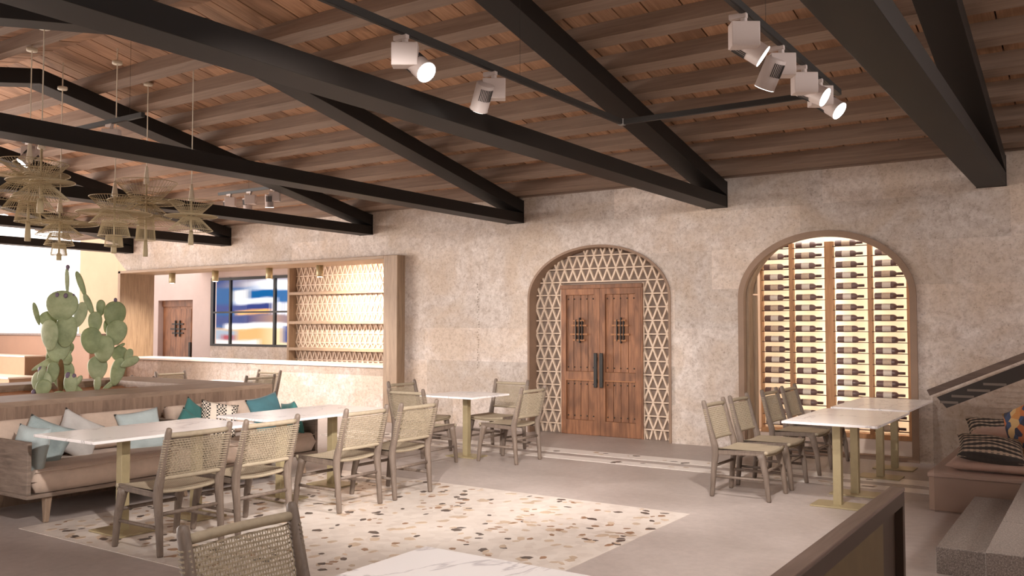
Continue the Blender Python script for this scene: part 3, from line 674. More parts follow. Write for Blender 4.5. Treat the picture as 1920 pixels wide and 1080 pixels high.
for (x0, x1), tn in zip(TX, TN):
    t = thing('roof_truss', 'black steel roof truss, ' + tn, 'truss', (0, 0, 0), 0, 'black roof trusses')
    ys = 2 * RIDGE_Y - W
    obj('tie_beam', MB().box(x0, x1, ys, W - 0.001, 3.162, 3.312), M['truss'], t, bevel=0.004)
    for s in (1, -1):
        p = [(RIDGE_Y, zu(RIDGE_Y)), (W - 0.001, 3.5), (W - 0.001, 3.32), (RIDGE_Y, zu(RIDGE_Y) - 0.18)]
        if s < 0: p = [(2 * RIDGE_Y - a, b) for a, b in p]
        obj('rafter', MB().prism(p, x0, x1, 'x'), M['truss'], t, bevel=0.004)
        yw = W - 0.012 if s > 0 else ys + 0.012
        obj('end_plate', MB().box(x0 - 0.004, x1 + 0.004, yw - 0.01, yw + 0.01, 3.158, 3.505), M['truss'], t)
        obj('gusset', MB().prism([(W - 0.02, 3.31), (W - 0.02, 3.33), (W - 0.75, 3.31)] if s > 0 else [(ys + 0.02, 3.31), (ys + 0.02, 3.33), (ys + 0.75, 3.31)], x0 + 0.05, x1 - 0.05, 'x'), M['truss'], t)

# ------------------------------------------------------------------ track lighting
def track(p0, p1, label, wires):
    t = thing('light_track', label, 'track', p0); a = Vector(p0); b = Vector(p1); d = b - a
    obj('rail', MB().bar((0, 0, 0), d, 0.042, 0.046), M['track'], t); obj('slot', MB().bar((0, 0, -0.0235), d + Vector((0, 0, -0.0235)), 0.022, 0.004), M['black'], t)
    for f in wires:
        q = d * f; y = (a + q).y; obj('wire', MB().tube([q, (q.x, q.y, zu(y) + PH - a.z)], 0.0015, 5), M['track'], t)
    return t
ZT = 3.5
track((-3.72, 1.2, ZT), (-3.72, 7.38, ZT), 'black light track left of the two arches running towards the back wall', (0.2, 0.72))
track((-3.70, 7.38, ZT), (-1.79, 7.38, ZT), 'black cross track joining the two long ceiling tracks', ())
t = track((-1.77, 1.2, ZT), (-1.77, 7.42, ZT), 'black light track near the right truss carrying a cluster of white spots', (0.2, 0.7)); 
cn = obj('track_connector', MB().box(-3.748, -3.692, 7.352, 7.408, ZT - 0.028, ZT + 0.028), M['vent'], bevel=0.003); tag(cn, 'grey corner connector where the left track meets the cross track', 'connector')
track((-10.3, 5.25, 3.72), (-8.0, 5.25, 3.72), 'short black track behind the hanging lamps at left', (0.9,))
track((-12.3, 9.5, 3.80), (-10.8, 9.5, 3.80), 'far black track above the bar side of the room', (0.5,))
def spot(loc, yaw, pitch, label, cube=True, power=85, cone=90):
    """white box driver on a track adapter with a cylinder head; yaw: heading of the beam, pitch: below horizontal"""
    t = thing('track_spotlight', label, 'spotlight', loc, 0, 'white track spotlights')
    obj('adapter', MB().box(-0.09, 0.02, -0.018, 0.018, -0.05, -0.017).lathe([(0.02, -0.085), (0.02, -0.05)], 12), M['white_metal'], t, bevel=0.004)
    obj('driver_box', MB().box(-0.085, 0.085, -0.05, 0.05, -0.232, -0.082), M['white_metal'], t, bevel=0.006).rotation_euler = (0, 0, RAD(34))
    d = Vector((cos(yaw) * cos(pitch), sin(yaw) * cos(pitch), -sin(pitch)))
    side = Vector((sin(yaw), -cos(yaw), 0)) * 0.0
    Mx = Matrix.Translation(Vector((0, 0, -0.185)) + d * 0.02 + Vector((-sin(yaw), cos(yaw), 0)) * 0.085) @ d.to_track_quat('Z', 'Y').to_matrix().to_4x4()
    obj('head', MB().lathe([(0.060, -0.085), (0.068, -0.08), (0.068, 0.115), (0.073, 0.12)], 22, Mx), M['white_metal'], t, True)
    obj('lens', MB().lathe([(0.068, 0.119), (0.068, 0.1225)], 22, Mx), M['lamp_on'], t)
    vt = MB()
    for i in range(9):
        for sgn in (0, 1):
            a = RAD(-40 + i * 10) + sgn * pi
            vt.box(-0.0028, 0.0028, 0.066, 0.0705, -0.06, 0.03, Mx @ Matrix.Rotation(a, 4, 'Z'))
    stuff(obj('vent_slots', vt, M['vent_dark'], t))
    dl = bpy.data.lights.new('track_spot', 'SPOT'); dl.energy = power; dl.spot_size = RAD(cone); dl.spot_blend = 0.6; dl.color = (1, 0.92, 0.87); dl.shadow_soft_size = 0.068
    lo = bpy.data.objects.new('track_spot', dl); COL.objects.link(lo); lo.location = Vector(loc) + (Mx @ Vector((0, 0, 0.16))); lo.rotation_euler = (-d).to_track_quat('Z', 'Y').to_euler()
    return t
EAST, WEST = 0.0, pi
for (x, y, yaw, pit, pw, nm, cn) in ((-1.77, 0.9, 122, 17, 1400, 'added unseen white track spotlight first on the right track, washing the back wall', 40), (-1.77, 1.5, 108, 17, 900, 'added unseen white track spotlight second on the right track, aimed at the double door', 40), (-1.77, 1.75, 120, 88, 110, 'added unseen white track spotlight on the right track straight above the foreground table', 100), (-1.77, 2.3, 150, 20, 700, 'added unseen white track spotlight on the right track above the railing, aimed at the sofas', 44), (-1.77, 3.6, 114, 22, 420, 'added unseen white track spotlight on the right track, aimed at the small square table', 58)):
    spot((x, y, ZT), RAD(yaw), RAD(pit), nm, power=pw, cone=cn)  # added out of view to brighten the back wall, tables and sofas
spot((-3.72, 4.30, ZT), RAD(-8), RAD(38), 'white track spotlight with its lit round lens showing, first of two on the left track')
spot((-3.72, 5.30, ZT), RAD(150), RAD(52), 'white track spotlight turned away showing its vents, on the left track', power=110)
spot((-1.77, 5.14, ZT), RAD(22), RAD(35), 'white track spotlight on the right track with its lit lens seen edge on')
spot((-1.77, 5.88, ZT), RAD(155), RAD(58), 'white track spotlight with dark vents on the right track', power=300)
spot((-1.77, 6.42, ZT), RAD(0), RAD(30), 'white track spotlight just behind the vented one on the right track, lens lit')
spot((-1.77, 6.85, ZT), RAD(-10), RAD(38), 'white track spotlight last on the right track beside its end')
spot((-8.55, 5.25, 3.72), RAD(40), RAD(20), 'white spotlight high behind the second truss, seen between lamp cords')
spot((-10.15, 5.25, 3.72), RAD(250), RAD(50), 'white spotlight above the leftmost hanging lamp')
for x, a, nm in ((-12.0, 80, 'left'), (-11.5, 90, 'middle'), (-10.92, 130, 'right')): spot((x, 9.5, 3.80), RAD(a), RAD(80), '%s one of three small far white spots above the bar' % nm, power=130, cone=110)

# ------------------------------------------------------------------ woven pendant lamps
def cone_tier(r0, z0, r1, z1, ribs=52, rings=4, w=0.0042):
    mb = MB()
    for i in range(ribs):
        a = 2 * pi * i / ribs; mb.tube([(r0 * cos(a), r0 * sin(a), z0), (r1 * cos(a), r1 * sin(a), z1)], w / 2 * 1.1, 3, False)
    for r, z in ((r0, z0), (r1, z1)): mb.tube([(r * cos(2 * pi * i / 40), r * sin(2 * pi * i / 40), z) for i in range(40)], w, 5, closed=True)
    for k in range(1, rings + 1):
        f = k / (rings + 1) * 0.5; r = r0 + (r1 - r0) * f; z = z0 + (z1 - z0) * f
        mb.tube([(r * cos(2 * pi * i / 36), r * sin(2 * pi * i / 36), z) for i in range(36)], w * 0.7, 4, closed=True)
    return mb
def pendant(x, y, zc, neck, tiers, rod, label):
    """tiers: (name, r0, z0, r1, z1) in world heights"""
    t = thing('woven_pendant_lamp', label, 'lamp', (x, y, 0), 0, 'woven pendant lamps over the planter')
    obj('canopy', MB().lathe([(0.05, zc - 0.035), (0.055, zc - 0.03), (0.055, zc)], 18), M['cream'], t, True)
    zp = zu(y) + PH; obj('drop_rod', MB().tube([(0, 0, zc - 0.002), (0, 0, zp)], 0.008, 8), M['cream'], t)
    obj('cord', MB().tube([(0, 0, zc - 0.03), (0, 0, neck[0])], 0.006, 6), M['cream'], t)
    obj('neck', MB().lathe([(0.035, neck[1]), (0.034, neck[1] + 0.02), (0.016, neck[0] - 0.02), (0.012, neck[0])], 14), M['cream'], t, True)
    obj('stem', MB().tube([(0, 0, neck[1]), (0, 0, rod[0])], 0.012, 8), M['rattan'], t)
    for nm, r0, z0, r1, z1 in tiers: obj(nm, cone_tier(r0, z0, r1, z1), M['rattan'], t)
    obj('rod', MB().lathe([(0.030, rod[1]), (0.030, rod[1] + 0.06), (0.020, rod[0])], 12), M['rattan'], t, True)
pendant(-9.349, 4.829, 4.525, (3.534, 3.313), [('cup_tier', 0.09, 3.16, 0.29, 3.32), ('disc_tier', 0.065, 3.17, 0.39, 3.185), ('skirt_tier', 0.13, 3.15, 0.37, 2.94), ('lower_skirt', 0.14, 2.97, 0.25, 2.81), ('cylinder_tier', 0.09, 2.9, 0.13, 2.684)], (2.69, 2.482), 'woven pendant lamp farthest left, partly outside the photo')
pendant(-8.286, 4.39, 4.438, (3.45, 3.26), [('cup_tier', 0.09, 2.96, 0.235, 3.12), ('disc_tier', 0.05, 2.965, 0.295, 2.95), ('skirt_tier', 0.09, 2.93, 0.245, 2.79)], (2.79, 2.657), 'woven pendant lamp with wide cup, overlapping the leftmost lamp')
pendant(-9.296, 5.765, 4.61, (3.233, 3.063), [('cup_tier', 0.125, 2.91, 0.27, 3.05), ('disc_tier', 0.06, 2.89, 0.40, 2.87), ('skirt_tier', 0.145, 2.88, 0.26, 2.75), ('lower_skirt', 0.125, 2.78, 0.17, 2.608), ('cylinder_tier', 0.085, 2.61, 0.098, 2.493)], (2.51, 2.414), 'woven pendant lamp with broad disc, third from the left')
pendant(-9.774, 6.477, 4.60, (3.559, 3.34), [('cup_tier', 0.14, 3.12, 0.36, 3.36), ('disc_tier', 0.07, 3.13, 0.44, 3.12), ('skirt_tier', 0.12, 3.08, 0.30, 2.93), ('lower_skirt', 0.15, 2.95, 0.40, 2.86), ('cylinder_tier', 0.09, 2.95, 0.115, 2.645)], (2.65, 2.445), 'largest woven pendant lamp, tall white neck, second from the right')
pendant(-8.688, 6.333, 4.62, (3.22, 3.03), [('cup_tier', 0.11, 2.88, 0.25, 3.02), ('disc_tier', 0.06, 2.86, 0.29, 2.85), ('skirt_tier', 0.09, 2.84, 0.24, 2.69)], (2.69, 2.523), 'woven pendant lamp at the right end of the cluster')
pendant(-10.37, 5.73, 4.47, (3.13, 2.95), [('cup_tier', 0.10, 2.84, 0.22, 2.93), ('disc_tier', 0.05, 2.835, 0.43, 2.82), ('skirt_tier', 0.11, 2.80, 0.26, 2.68), ('lower_skirt', 0.10, 2.70, 0.165, 2.56), ('cylinder_tier', 0.07, 2.58, 0.09, 2.44)], (2.46, 2.378), 'lowest woven pendant lamp, hanging above the tall cactus')

# ------------------------------------------------------------------ planter, soil, cacti
PXE, PXW, PYN, PYS, PT = -8.1, -10.86, 7.04, 2.6, 0.92
pl = thing('planter', 'large rectangular oak veneer planter with a broad flat rim', 'planter', (0, 0, 0))
obj('side_panel', MB().box(PXE - 0.04, PXE, PYS, PYN, 0, PT - 0.045), M['planter'], pl); obj('side_panel', MB().box(PXW, PXW + 0.04, PYS, PYN, 0, PT - 0.045), M['planter'], pl)
obj('end_panel', MB().box(PXW + 0.04, PXE - 0.04, PYN - 0.04, PYN, 0, PT - 0.045), M['planter'], pl); obj('end_panel', MB().box(PXW + 0.04, PXE - 0.04, PYS, PYS + 0.04, 0, PT - 0.045), M['planter'], pl)
R_ = 0.78
obj('rim', MB().box(PXE - R_, PXE, PYS, PYN, PT - 0.045, PT).box(PXW, PXW + 0.5, PYS, PYN, PT - 0.045, PT).box(PXW + 0.5, PXE - R_, PYN - 0.62, PYN, PT - 0.045, PT).box(PXW + 0.5, PXE - R_, PYS, PYS + 0.5, PT - 0.045, PT), M['planter_rim'], pl)
obj('inner_wall', MB().box(PXE - R_, PXE - R_ + 0.02, PYS + 0.5, PYN - 0.62, 0.5, PT - 0.045).box(PXW + 0.48, PXW + 0.5, PYS + 0.5, PYN - 0.62, 0.5, PT - 0.045).box(PXW + 0.5, PXE - R_, PYN - 0.62, PYN - 0.60, 0.5, PT - 0.045), M['planter'], pl)
so = MB().grid(lambda u, v: (PXW + 0.5 + u * (PXE - R_ - PXW - 0.5), PYS + 0.5 + v * (PYN - 0.62 - PYS - 0.5), 0.845 + 0.012 * sin(31 * u) * cos(47 * v)), 30, 50)
stuff(tag(obj('soil', so, M['soil'], None, True), 'red brown bark mulch filling the planter', 'soil'))

RT = Vector((cos(RAD(33.8896)), sin(RAD(33.8896)), 0)); BK = Vector((-sin(RAD(33.8896)), cos(RAD(33.8896)), 0))
def cactus(label, base, pads, fruits):
    """pads: (right, up, width, height, lean in degrees, turn in degrees, depth, material) relative to the base; the pads fan out around the plant axis"""
    t = thing('prickly_pear_cactus', label, 'cactus', base, 0, 'prickly pear cacti in the planter')
    for (r, u, w, h, lean, turn, dep, mk) in pads:
        Mx = Matrix.Rotation(RAD(33.8896 + turn), 4, 'Z') @ Matrix.Rotation(RAD(lean), 4, 'Y')
        th = max(0.022, min(0.05, w * 0.13))
        o = obj('pad' if mk == 'cactus' else 'trunk', MB().ell((0, 0, 0), w * 0.60, th, h * 0.57, 18, 12, None, 0.18), M[mk], t, True, loc=RT * r + BK * dep + Vector((0, 0, u)))
        o.rotation_euler = Mx.to_euler()
    for (r, u, s, dep) in fruits: obj('fruit', MB().ell((0, 0, 0), s * 0.8, s * 0.8, s, 10, 8), M['fruit'], t, True, loc=RT * r + BK * dep + Vector((0, 0, u)))
PC = 0.00584 / 4.155
def Z3(bx, by, lst):      # lengths were taken off one sketch of the plant at a single scale
    return [((x - bx) * PC, (by - y) * PC, w * PC, h * PC, ln, tn, dp, mk) for (x, y, w, h, ln, tn, dp, mk) in lst]
def F3(bx, by, lst): return [((x - bx) * PC, (by - y) * PC, s * PC, dp) for (x, y, s, dp) in lst]
G = 'cactus'
cactus('tallest prickly pear cactus at left with a brown trunk and purple fruit', (-9.69, 5.40, 0.85),
    Z3(460, 1050, [(462, 930, 46, 260, 0, 0, 0, 'trunk'), (428, 690, 150, 215, 2, 20, 0.03, G), (395, 592, 138, 215, -6, -15, -0.07, G), (492, 562, 132, 230, 4, 25, 0.02, G), (462, 360, 200, 215, 0, 10, 0.0, G), (588, 432, 108, 190, 24, -20, 0.05, G), (328, 468, 110, 120, -18, 30, 0.08, G), (275, 425, 42, 170, -20, 75, -0.04, G), (487, 165, 30, 190, -3, 70, 0.03, G), (392, 330, 70, 140, -4, 50, 0.06, G), (330, 540, 40, 90, -30, 60, 0.1, G)]),
    F3(460, 1050, [(433, 275, 20, -0.03), (500, 280, 20, -0.03), (355, 318, 14, 0.03), (390, 272, 16, 0.03), (545, 278, 15, 0.02), (490, 50, 20, 0.03), (488, 72, 14, 0.03), (247, 350, 7, -0.04)]))
cactus('central prickly pear cactus with stacked pads and a long bare arm', (-9.83, 5.92, 0.85),
    Z3(770, 1030, [(772, 985, 52, 125, 2, 0, 0, G), (770, 852, 128, 180, 0, 15, 0, G), (828, 692, 160, 200, 4, -10, -0.03, G), (735, 622, 135, 195, -4, 20, -0.06, G), (915, 556, 138, 190, 12, 10, 0.02, G), (890, 405, 148, 200, 4, 40, 0.05, G), (742, 468, 92, 155, 0, 30, 0.0, G), (770, 350, 62, 125, 2, 20, 0.05, G), (694, 322, 46, 175, -22, 30, -0.02, G), (625, 150, 44, 200, -19, 30, -0.02, G), (818, 500, 66, 110, 10, 60, 0.09, G)]),
    F3(770, 1030, [(893, 283, 19, 0.05), (592, 65, 12, -0.02)]))
cactus('small prickly pear cactus at the right of the group', (-9.95, 6.12, 0.85),
    Z3(860, 1020, [(880, 995, 38, 130, 52, 20, 0, G), (945, 880, 96, 215, 14, 10, 0, G), (950, 728, 108, 115, 0, 20, 0.02, G), (1035, 745, 62, 115, 26, -10, 0.0, G), (1062, 797, 62, 150, 64, 0, -0.04, G), (945, 664, 24, 86, 62, 40, 0.05, G)]), [])
cactus('prickly pear cactus with one long leaning pad between the tall ones', (-9.76, 5.68, 0.85),
    Z3(770, 1030, [(712, 1000, 52, 165, -58, 10, 0, G), (622, 895, 158, 215, 0, 0, 0, G), (655, 745, 150, 105, 40, -25, -0.05, G), (565, 780, 52, 290, 62, 20, -0.09, G), (630, 682, 88, 100, 4, 15, 0.06, G), (548, 712, 80, 110, -4, 20, 0.06, G), (505, 735, 60, 150, 16, 30, 0.05, G)]), [])
cactus('low prickly pear cactus at front left with big purple fruit', (-9.66, 5.20, 0.85),
    Z3(360, 1060, [(345, 975, 132, 175, -4, 0, 0, G), (412, 892, 74, 145, 4, 20, 0.05, G), (352, 905, 44, 120, 18, 50, -0.03, G), (375, 1010, 90, 120, 20, 30, -0.05, G)]), F3(360, 1060, [(342, 870, 27, -0.02), (300, 1042, 22, -0.04)]))
cactus('tiny round prickly pear cactus with violet fruit in front of the trunk', (-9.50, 5.40, 0.85),
    Z3(505, 1050, [(513, 975, 92, 150, 0, 0, 0, G), (568, 950, 34, 80, 28, 30, 0.02, G), (448, 1050, 80, 40, 0, 0, -0.05, G)]), F3(505, 1050, [(492, 908, 27, 0), (540, 912, 20, 0)]))

# ------------------------------------------------------------------ chairs
def make_chair():
    t = thing('woven_chair', 'teak dining chair with woven cord seat and back', 'chair', (0, 0, 0), 0, 'woven dining chairs')
    def back_y(z): return -0.235 - (z - 0.44) * 0.253
    for s in (-1, 1):
        mb = MB(); x = s * 0.254
        mb.tube([(x, -0.27, 0.0), (x, -0.268, 0.015), (x, -0.25, 0.25), (x, -0.232, 0.40), (x, -0.238, 0.47), (x, back_y(0.62), 0.62), (x, back_y(0.86), 0.86), (x, back_y(0.882), 0.882), (x, back_y(0.89), 0.89)], [0.020, 0.0225, 0.027, 0.033, 0.033, 0.027, 0.0235, 0.020, 0.011], 12)
        obj('rear_leg', mb, M['chair'], t, True)
        mb = MB(); mb.tube([(x * 1.0, 0.27, 0.0), (x * 1.0, 0.268, 0.012), (x * 0.985, 0.245, 0.22), (x * 0.96, 0.205, 0.385), (x * 0.95, 0.19, 0.425)], [0.019, 0.022, 0.027, 0.035, 0.040], 12)
        obj('front_leg', mb, M['chair'], t, True)
        mb = MB(); mb.bar((s * 0.243, -0.235, 0.415), (s * 0.243, 0.24, 0.432), 0.028, 0.046); obj('side_rail', mb, M['chair'], t, bevel=0.006)
        mb = MB(); mb.tube([(s * 0.247, -0.25, 0.19), (s * 0.246, 0.25, 0.19)], 0.0135, 8); obj('stretcher', mb, M['chair'], t, True)
    for y, z in ((-0.245, 0.285), (0.235, 0.27)): obj('stretcher', MB().tube([(-0.245, y, z), (0.245, y, z)], 0.0145, 8), M['chair'], t, True)
    # seat: dished woven sheet rolled over front and rear bars
    def seat(u, v, off=0.0):
        x = -0.262 + 0.524 * u; y = -0.215 + 0.47 * v
        z = 0.452 - 0.020 * (1 - (2 * u - 1) ** 2) * (0.6 + 0.4 * sin(pi * v)) + off
        if v > 0.94: z -= (v - 0.94) / 0.06 * 0.03
        return (x, y, z)
    mb = MB().grid(lambda u, v: seat(u, v), 20, 22).grid(lambda u, v: seat(u, v, -0.014), 20, 22)
    obj('seat', mb, M['weave'], t, True)
    obj('seat_roll', MB().tube([(-0.262 + 0.524 * i / 10, 0.245, 0.440 - 0.018 * (1 - (2 * i / 10 - 1) ** 2)) for i in range(11)], 0.0165, 10), M['cord'], t, True)
    obj('seat_roll', MB().tube([(-0.24 + 0.48 * i / 10, -0.212, 0.440 - 0.016 * (1 - (2 * i / 10 - 1) ** 2)) for i in range(11)], 0.013, 8), M['cord'], t, True)
    # back: rolled top and bottom bars with cord stretched between the posts
    sag = lambda x: -0.018 * (1 - (x / 0.25) ** 2)
    bar = lambda z, r, e: MB().tube([(-e + 2 * e * i / 10, back_y(z) + sag(-e + 2 * e * i / 10), z) for i in range(11)], r, 10)
    obj('top_roll', bar(0.836, 0.0195, 0.236), M['cord'], t, True); obj('bottom_roll', bar(0.535, 0.0155, 0.262), M['cord'], t, True)
    mb = MB(); n = 15; z = 0.556; per = (0.818 - 0.556) / n
    for i in range(n):
        for q in range(2):
            zz = 0.557 + per * i + q * 0.0040
            pts = [(-0.252, back_y(zz) + 0.027, zz), (-0.281, back_y(zz) + 0.008, zz), (-0.276, back_y(zz) - 0.018, zz), (-0.248, back_y(zz) - 0.026, zz)] + [(x, back_y(zz) + sag(x) + 0.003 * (1 if (i + k) % 2 else -1), zz) for k, x in enumerate([-0.2 + 0.04 * k for k in range(11)])] + [(0.248, back_y(zz) - 0.026, zz), (0.276, back_y(zz) - 0.018, zz), (0.281, back_y(zz) + 0.008, zz), (0.252, back_y(zz) + 0.027, zz)]
            mb.tube(pts, 0.0021, 4, False)
    for k in range(38):
        x = -0.222 + k * 0.012
        if abs(x) > 0.225: continue
        pts = [(x, back_y(zz) + sag(x) + 0.0028 * (1 if (j + k) % 2 else -1), zz) for j, zz in enumerate([0.545 + per * j for j in range(n + 1)])] 
        mb.tube(pts, 0.0031, 4, False)
    stuff(obj('back_weave', mb, M['cord'], t))
    return t
E_, W_, N_, S_ = -pi / 2, pi / 2, 0.0, pi      # heading a chair faces
chairs = [(-5.72, 4.02, W_, 'woven chair, back to the viewer, leftmost at the long left table'), (-5.72, 4.68, W_, 'woven chair, second from the left in the row facing the sofas'), (-5.715, 5.73, W_, 'woven chair, third from the left in the row facing the sofas'), (-5.70, 6.42, W_, 'woven chair at the right end of the row facing the sofas'),
    (-5.93, 8.77, W_, 'woven chair right of the small square table, back to the double door'), (-6.55, 9.40, S_, 'woven chair behind the small square table against the wall'), (-6.60, 8.01, N_, 'woven chair on the near side of the small square table'), (-7.25, 8.74, E_, 'woven chair behind and left of the small square table'),
    (-2.84, 8.25, E_, 'woven chair on the right side nearest the viewer at the near marble table'), (-2.84, 8.95, E_, 'woven chair second from the viewer at the near right marble table'), (-2.84, 9.95, E_, 'woven chair third from the viewer, at the far right marble table'), (-2.84, 10.68, E_, 'woven chair nearest the wine arch at the far right table'),
    (-2.40, 2.24, E_, 'large woven chair cut by the bottom edge in the foreground'), (-11.83, 8.54, E_, 'woven chair back rising behind the planter near the cacti'), (-10.52, 8.63, W_, 'woven chair behind the planter corner, front one of two'), (-11.16, 9.30, S_, 'woven chair behind the planter corner, rear one of two'), (-11.35, 7.86, N_, 'woven chair almost hidden by the planter, only a post knob showing')]
c0 = make_chair()
for i, (x, y, rz, lab) in enumerate(chairs):
    if i == 0: c0.location = (x, y, 0.004); c0.rotation_euler = (0, 0, rz); c0['label'] = lab
    else: dup(c0, (x, y, 0.004 if i < 4 else 0.0), rz, lab)

# ------------------------------------------------------------------ tables
def table(x0, x1, y0, y1, posts, label, z0=0.0):
    t = thing('marble_table', label, 'table', ((x0 + x1) / 2, (y0 + y1) / 2, z0), 0, 'marble tables on brass pedestals')
    cx, cy = t.location.x, t.location.y
    obj('tabletop', MB().box(x0 - cx, x1 - cx, y0 - cy, y1 - cy, 0.728, 0.75), M['marble'], t, bevel=0.003)
    for px, py in posts:
        px -= cx; py -= cy
        p = obj('pedestal', MB().box(px - 0.036, px + 0.036, py - 0.036, py + 0.036, 0.012, 0.722), M['brass'], t, bevel=0.003)
        obj('base_plate', MB().box(px - 0.21, px + 0.21, py - 0.15, py + 0.15, 0, 0.014), M['brass'], p, bevel=0.003); obj('top_plate', MB().box(px - 0.14, px + 0.14, py - 0.14, py + 0.14, 0.72, 0.728), M['brass'], p)
table(-6.95, -6.12, 3.67, 5.17, [(-6.38, 4.07), (-6.38, 4.74)], 'long white marble table in front of the left sofa', 0.004)
table(-6.95, -6.11, 5.38, 6.83, [(-6.38, 5.66), (-6.5, 6.43)], 'long white marble table in front of the teal cushioned sofa', 0.004)
table(-7.0, -6.21, 8.40, 9.19, [(-6.54, 8.74)], 'small square marble table in the middle by the wall')
table(-2.43, -1.62, 7.93, 9.40, [(-2.015, 8.2), (-2.015, 8.85)], 'white marble table at right, nearer of two by the wine arch')
table(-2.42, -1.66, 9.585, 11.07, [(-2.015, 9.97), (-2.0, 10.66)], 'white marble table at right, farther one against the wine arch')
table(-2.2, -1.4, 1.2, 2.68, [(-1.8, 1.6), (-1.8, 2.25)], 'marble table cut by the bottom edge in the foreground')
table(-11.6, -10.8, 8.2, 9.0, [(-11.2, 8.6)], 'marble table behind the planter, only its edge visible')

# ------------------------------------------------------------------ sofas and cushions
def cushion(w, d, h, n=18, puff=0.5, pinch=0.0, ex=0.35, pw=6):
    """soft block: superellipse box w x d x h centred at origin, seamed at mid height"""
    mb = MB()
    def f(u, v, top):
        a, b = 2 * u - 1, 2 * v - 1
        e = (1 - abs(a) ** pw) * (1 - abs(b) ** pw); k = max(e, 0) ** ex
        q = 1 - pinch * (abs(a) * abs(b)) ** 2 * 0.0
        x = a * w / 2 * (1 - 0.02 * (1 - abs(b)) * 0); y = b * d / 2
        bulge = puff * 0.25 * h * (1 - a * a) * (1 - b * b)
        z = (h / 2) * k + bulge
        return (x, y, z if top else -(h / 2) * k)
    mb.grid(lambda u, v: f(u, v, 1), n, n).grid(lambda u, v: f(u, v, 0), n, n); return mb
def pillow(sz, th, n=16, seed=0):
    rnd = random.Random(seed); ph = [rnd.uniform(0, 6) for _ in range(4)]; mb = MB()
    def f(u, v, s):
        a, b = 2 * u - 1, 2 * v - 1
        pin = 1 - 0.10 * (1 - abs(a) ** 2) * 0 
        x = a * sz / 2 * (1 - 0.09 * (1 - b * b) ** 1.0 * abs(a) ** 2); y = b * sz / 2 * (1 - 0.09 * (1 - a * a) * abs(b) ** 2)
        e = max(0, (1 - a * a) * (1 - b * b)) ** 0.42
        wr = 0.012 * sin(5 * a + ph[0] + 3 * b) * sin(4 * b + ph[1]) * e
        return (x, y, s * th / 2 * e + wr)
    mb.grid(lambda u, v: f(u, v, 1), n, n).grid(lambda u, v: f(u, v, -1), n, n); return mb
def sofa(y0, y1, split, label):
    t = thing('sofa', label, 'sofa', (-7.6, y0, 0)); ln = y1 - y0
    obj('base_rail', MB().box(-0.40, 0.43, 0, ln, 0.207, 0.24), M['sofa_wood'], t, bevel=0.004)
    obj('arm_panel', MB().box(-0.42, 0.425, 0, 0.035, 0.24, 0.665), M['sofa_wood'], t, bevel=0.004); obj('arm_panel', MB().box(-0.42, 0.425, ln - 0.035, ln, 0.24, 0.62), M['sofa_wood'], t, bevel=0.004)
    obj('back_panel', MB().box(-0.44, -0.40, 0.0, ln, 0.24, 0.66), M['sofa_wood'], t, bevel=0.004)
    for (x, y, dx, dy) in ((0.36, 0.2, 0.045, -0.03), (0.36, ln - 0.2, 0.045, 0.03), (-0.30, 0.17, -0.04, -0.03), (-0.30, ln - 0.2, -0.04, 0.03)): obj('leg', MB().bar((x + dx, y + dy, 0), (x, y, 0.21), 0.034, 0.034, (0, 1, 0), 0.062, 0.062), M['leg_wood'], t, bevel=0.005)
    obj('seat_cushion', cushion(0.83, ln - 0.075, 0.20, 34, 0.2, ex=0.09, pw=16), M['sofa'], t, True, loc=(0.02, ln / 2, 0.24 + 0.1))
    obj('piping', MB().tube([(0.435, 0.06 + (ln - 0.12) * i / 20, 0.418 + 0.004 * sin(i)) for i in range(21)], 0.0045, 5), M['sofa'], t, True)
    for a, b in ((0.04, split - y0), (split - y0 + 0.01, ln - 0.04)):
        obj('back_cushion', cushion(b - a, 0.34, 0.17, 26, 0.7, ex=0.18, pw=9), M['sofa'], t, True, loc=(-0.27, (a + b) / 2, 0.615), rot=(RAD(72), 0, RAD(90)))
    return t
sofa(3.745, 5.40, 4.57, 'left oak framed sofa with beige cushions and grey blue pillows')
sofa(5.45, 6.88, 6.22, 'second oak framed sofa with beige cushions and teal pillows')
def put_pillow(name, mat, loc, rot, sz, th, label, seed=0, group='throw pillows on the sofas'):
    o = obj(name, pillow(sz, th, 16, seed), M[mat], None, True, loc=loc, rot=tuple(RAD(a) for a in rot)); tag(o, label, 'pillow', group); return o
put_pillow('throw_pillow', 'pale_blue', (-7.38, 3.875, 0.575), (80, 3, 8), 0.40, 0.15, 'pale blue grey pillow leaning on the near sofa arm', 1)
put_pillow('throw_pillow', 'grey_blue', (-7.60, 4.10, 0.59), (70, 22, 48), 0.40, 0.14, 'mottled grey blue pillow, second from the left end of the sofa', 2)
put_pillow('throw_pillow', 'grey', (-7.66, 4.44, 0.61), (68, 30, 80), 0.40, 0.14, 'light grey pillow standing on its corner, third on the left sofa', 3)
put_pillow('throw_pillow', 'pale_blue', (-7.68, 5.08, 0.59), (68, -6, 80), 0.42, 0.14, 'pale blue pillow at the far end of the left sofa', 4)
put_pillow('throw_pillow', 'teal', (-7.60, 5.56, 0.565), (60, 35, 60), 0.34, 0.12, 'dark teal pillow lying low at the near end of the second sofa', 5)
put_pillow('throw_pillow', 'teal', (-7.74, 5.72, 0.62), (70, 38, 85), 0.38, 0.13, 'green teal pillow standing beside the checked pillow', 6)
put_pillow('throw_pillow', 'checks', (-7.62, 5.92, 0.62), (70, 12, 70), 0.40, 0.14, 'black and cream checked pillow on the second sofa', 7)
put_pillow('throw_pillow', 'blue_teal', (-7.72, 6.64, 0.63), (70, -10, 88), 0.42, 0.14, 'blue teal pillow at the right end of the second sofa', 8)
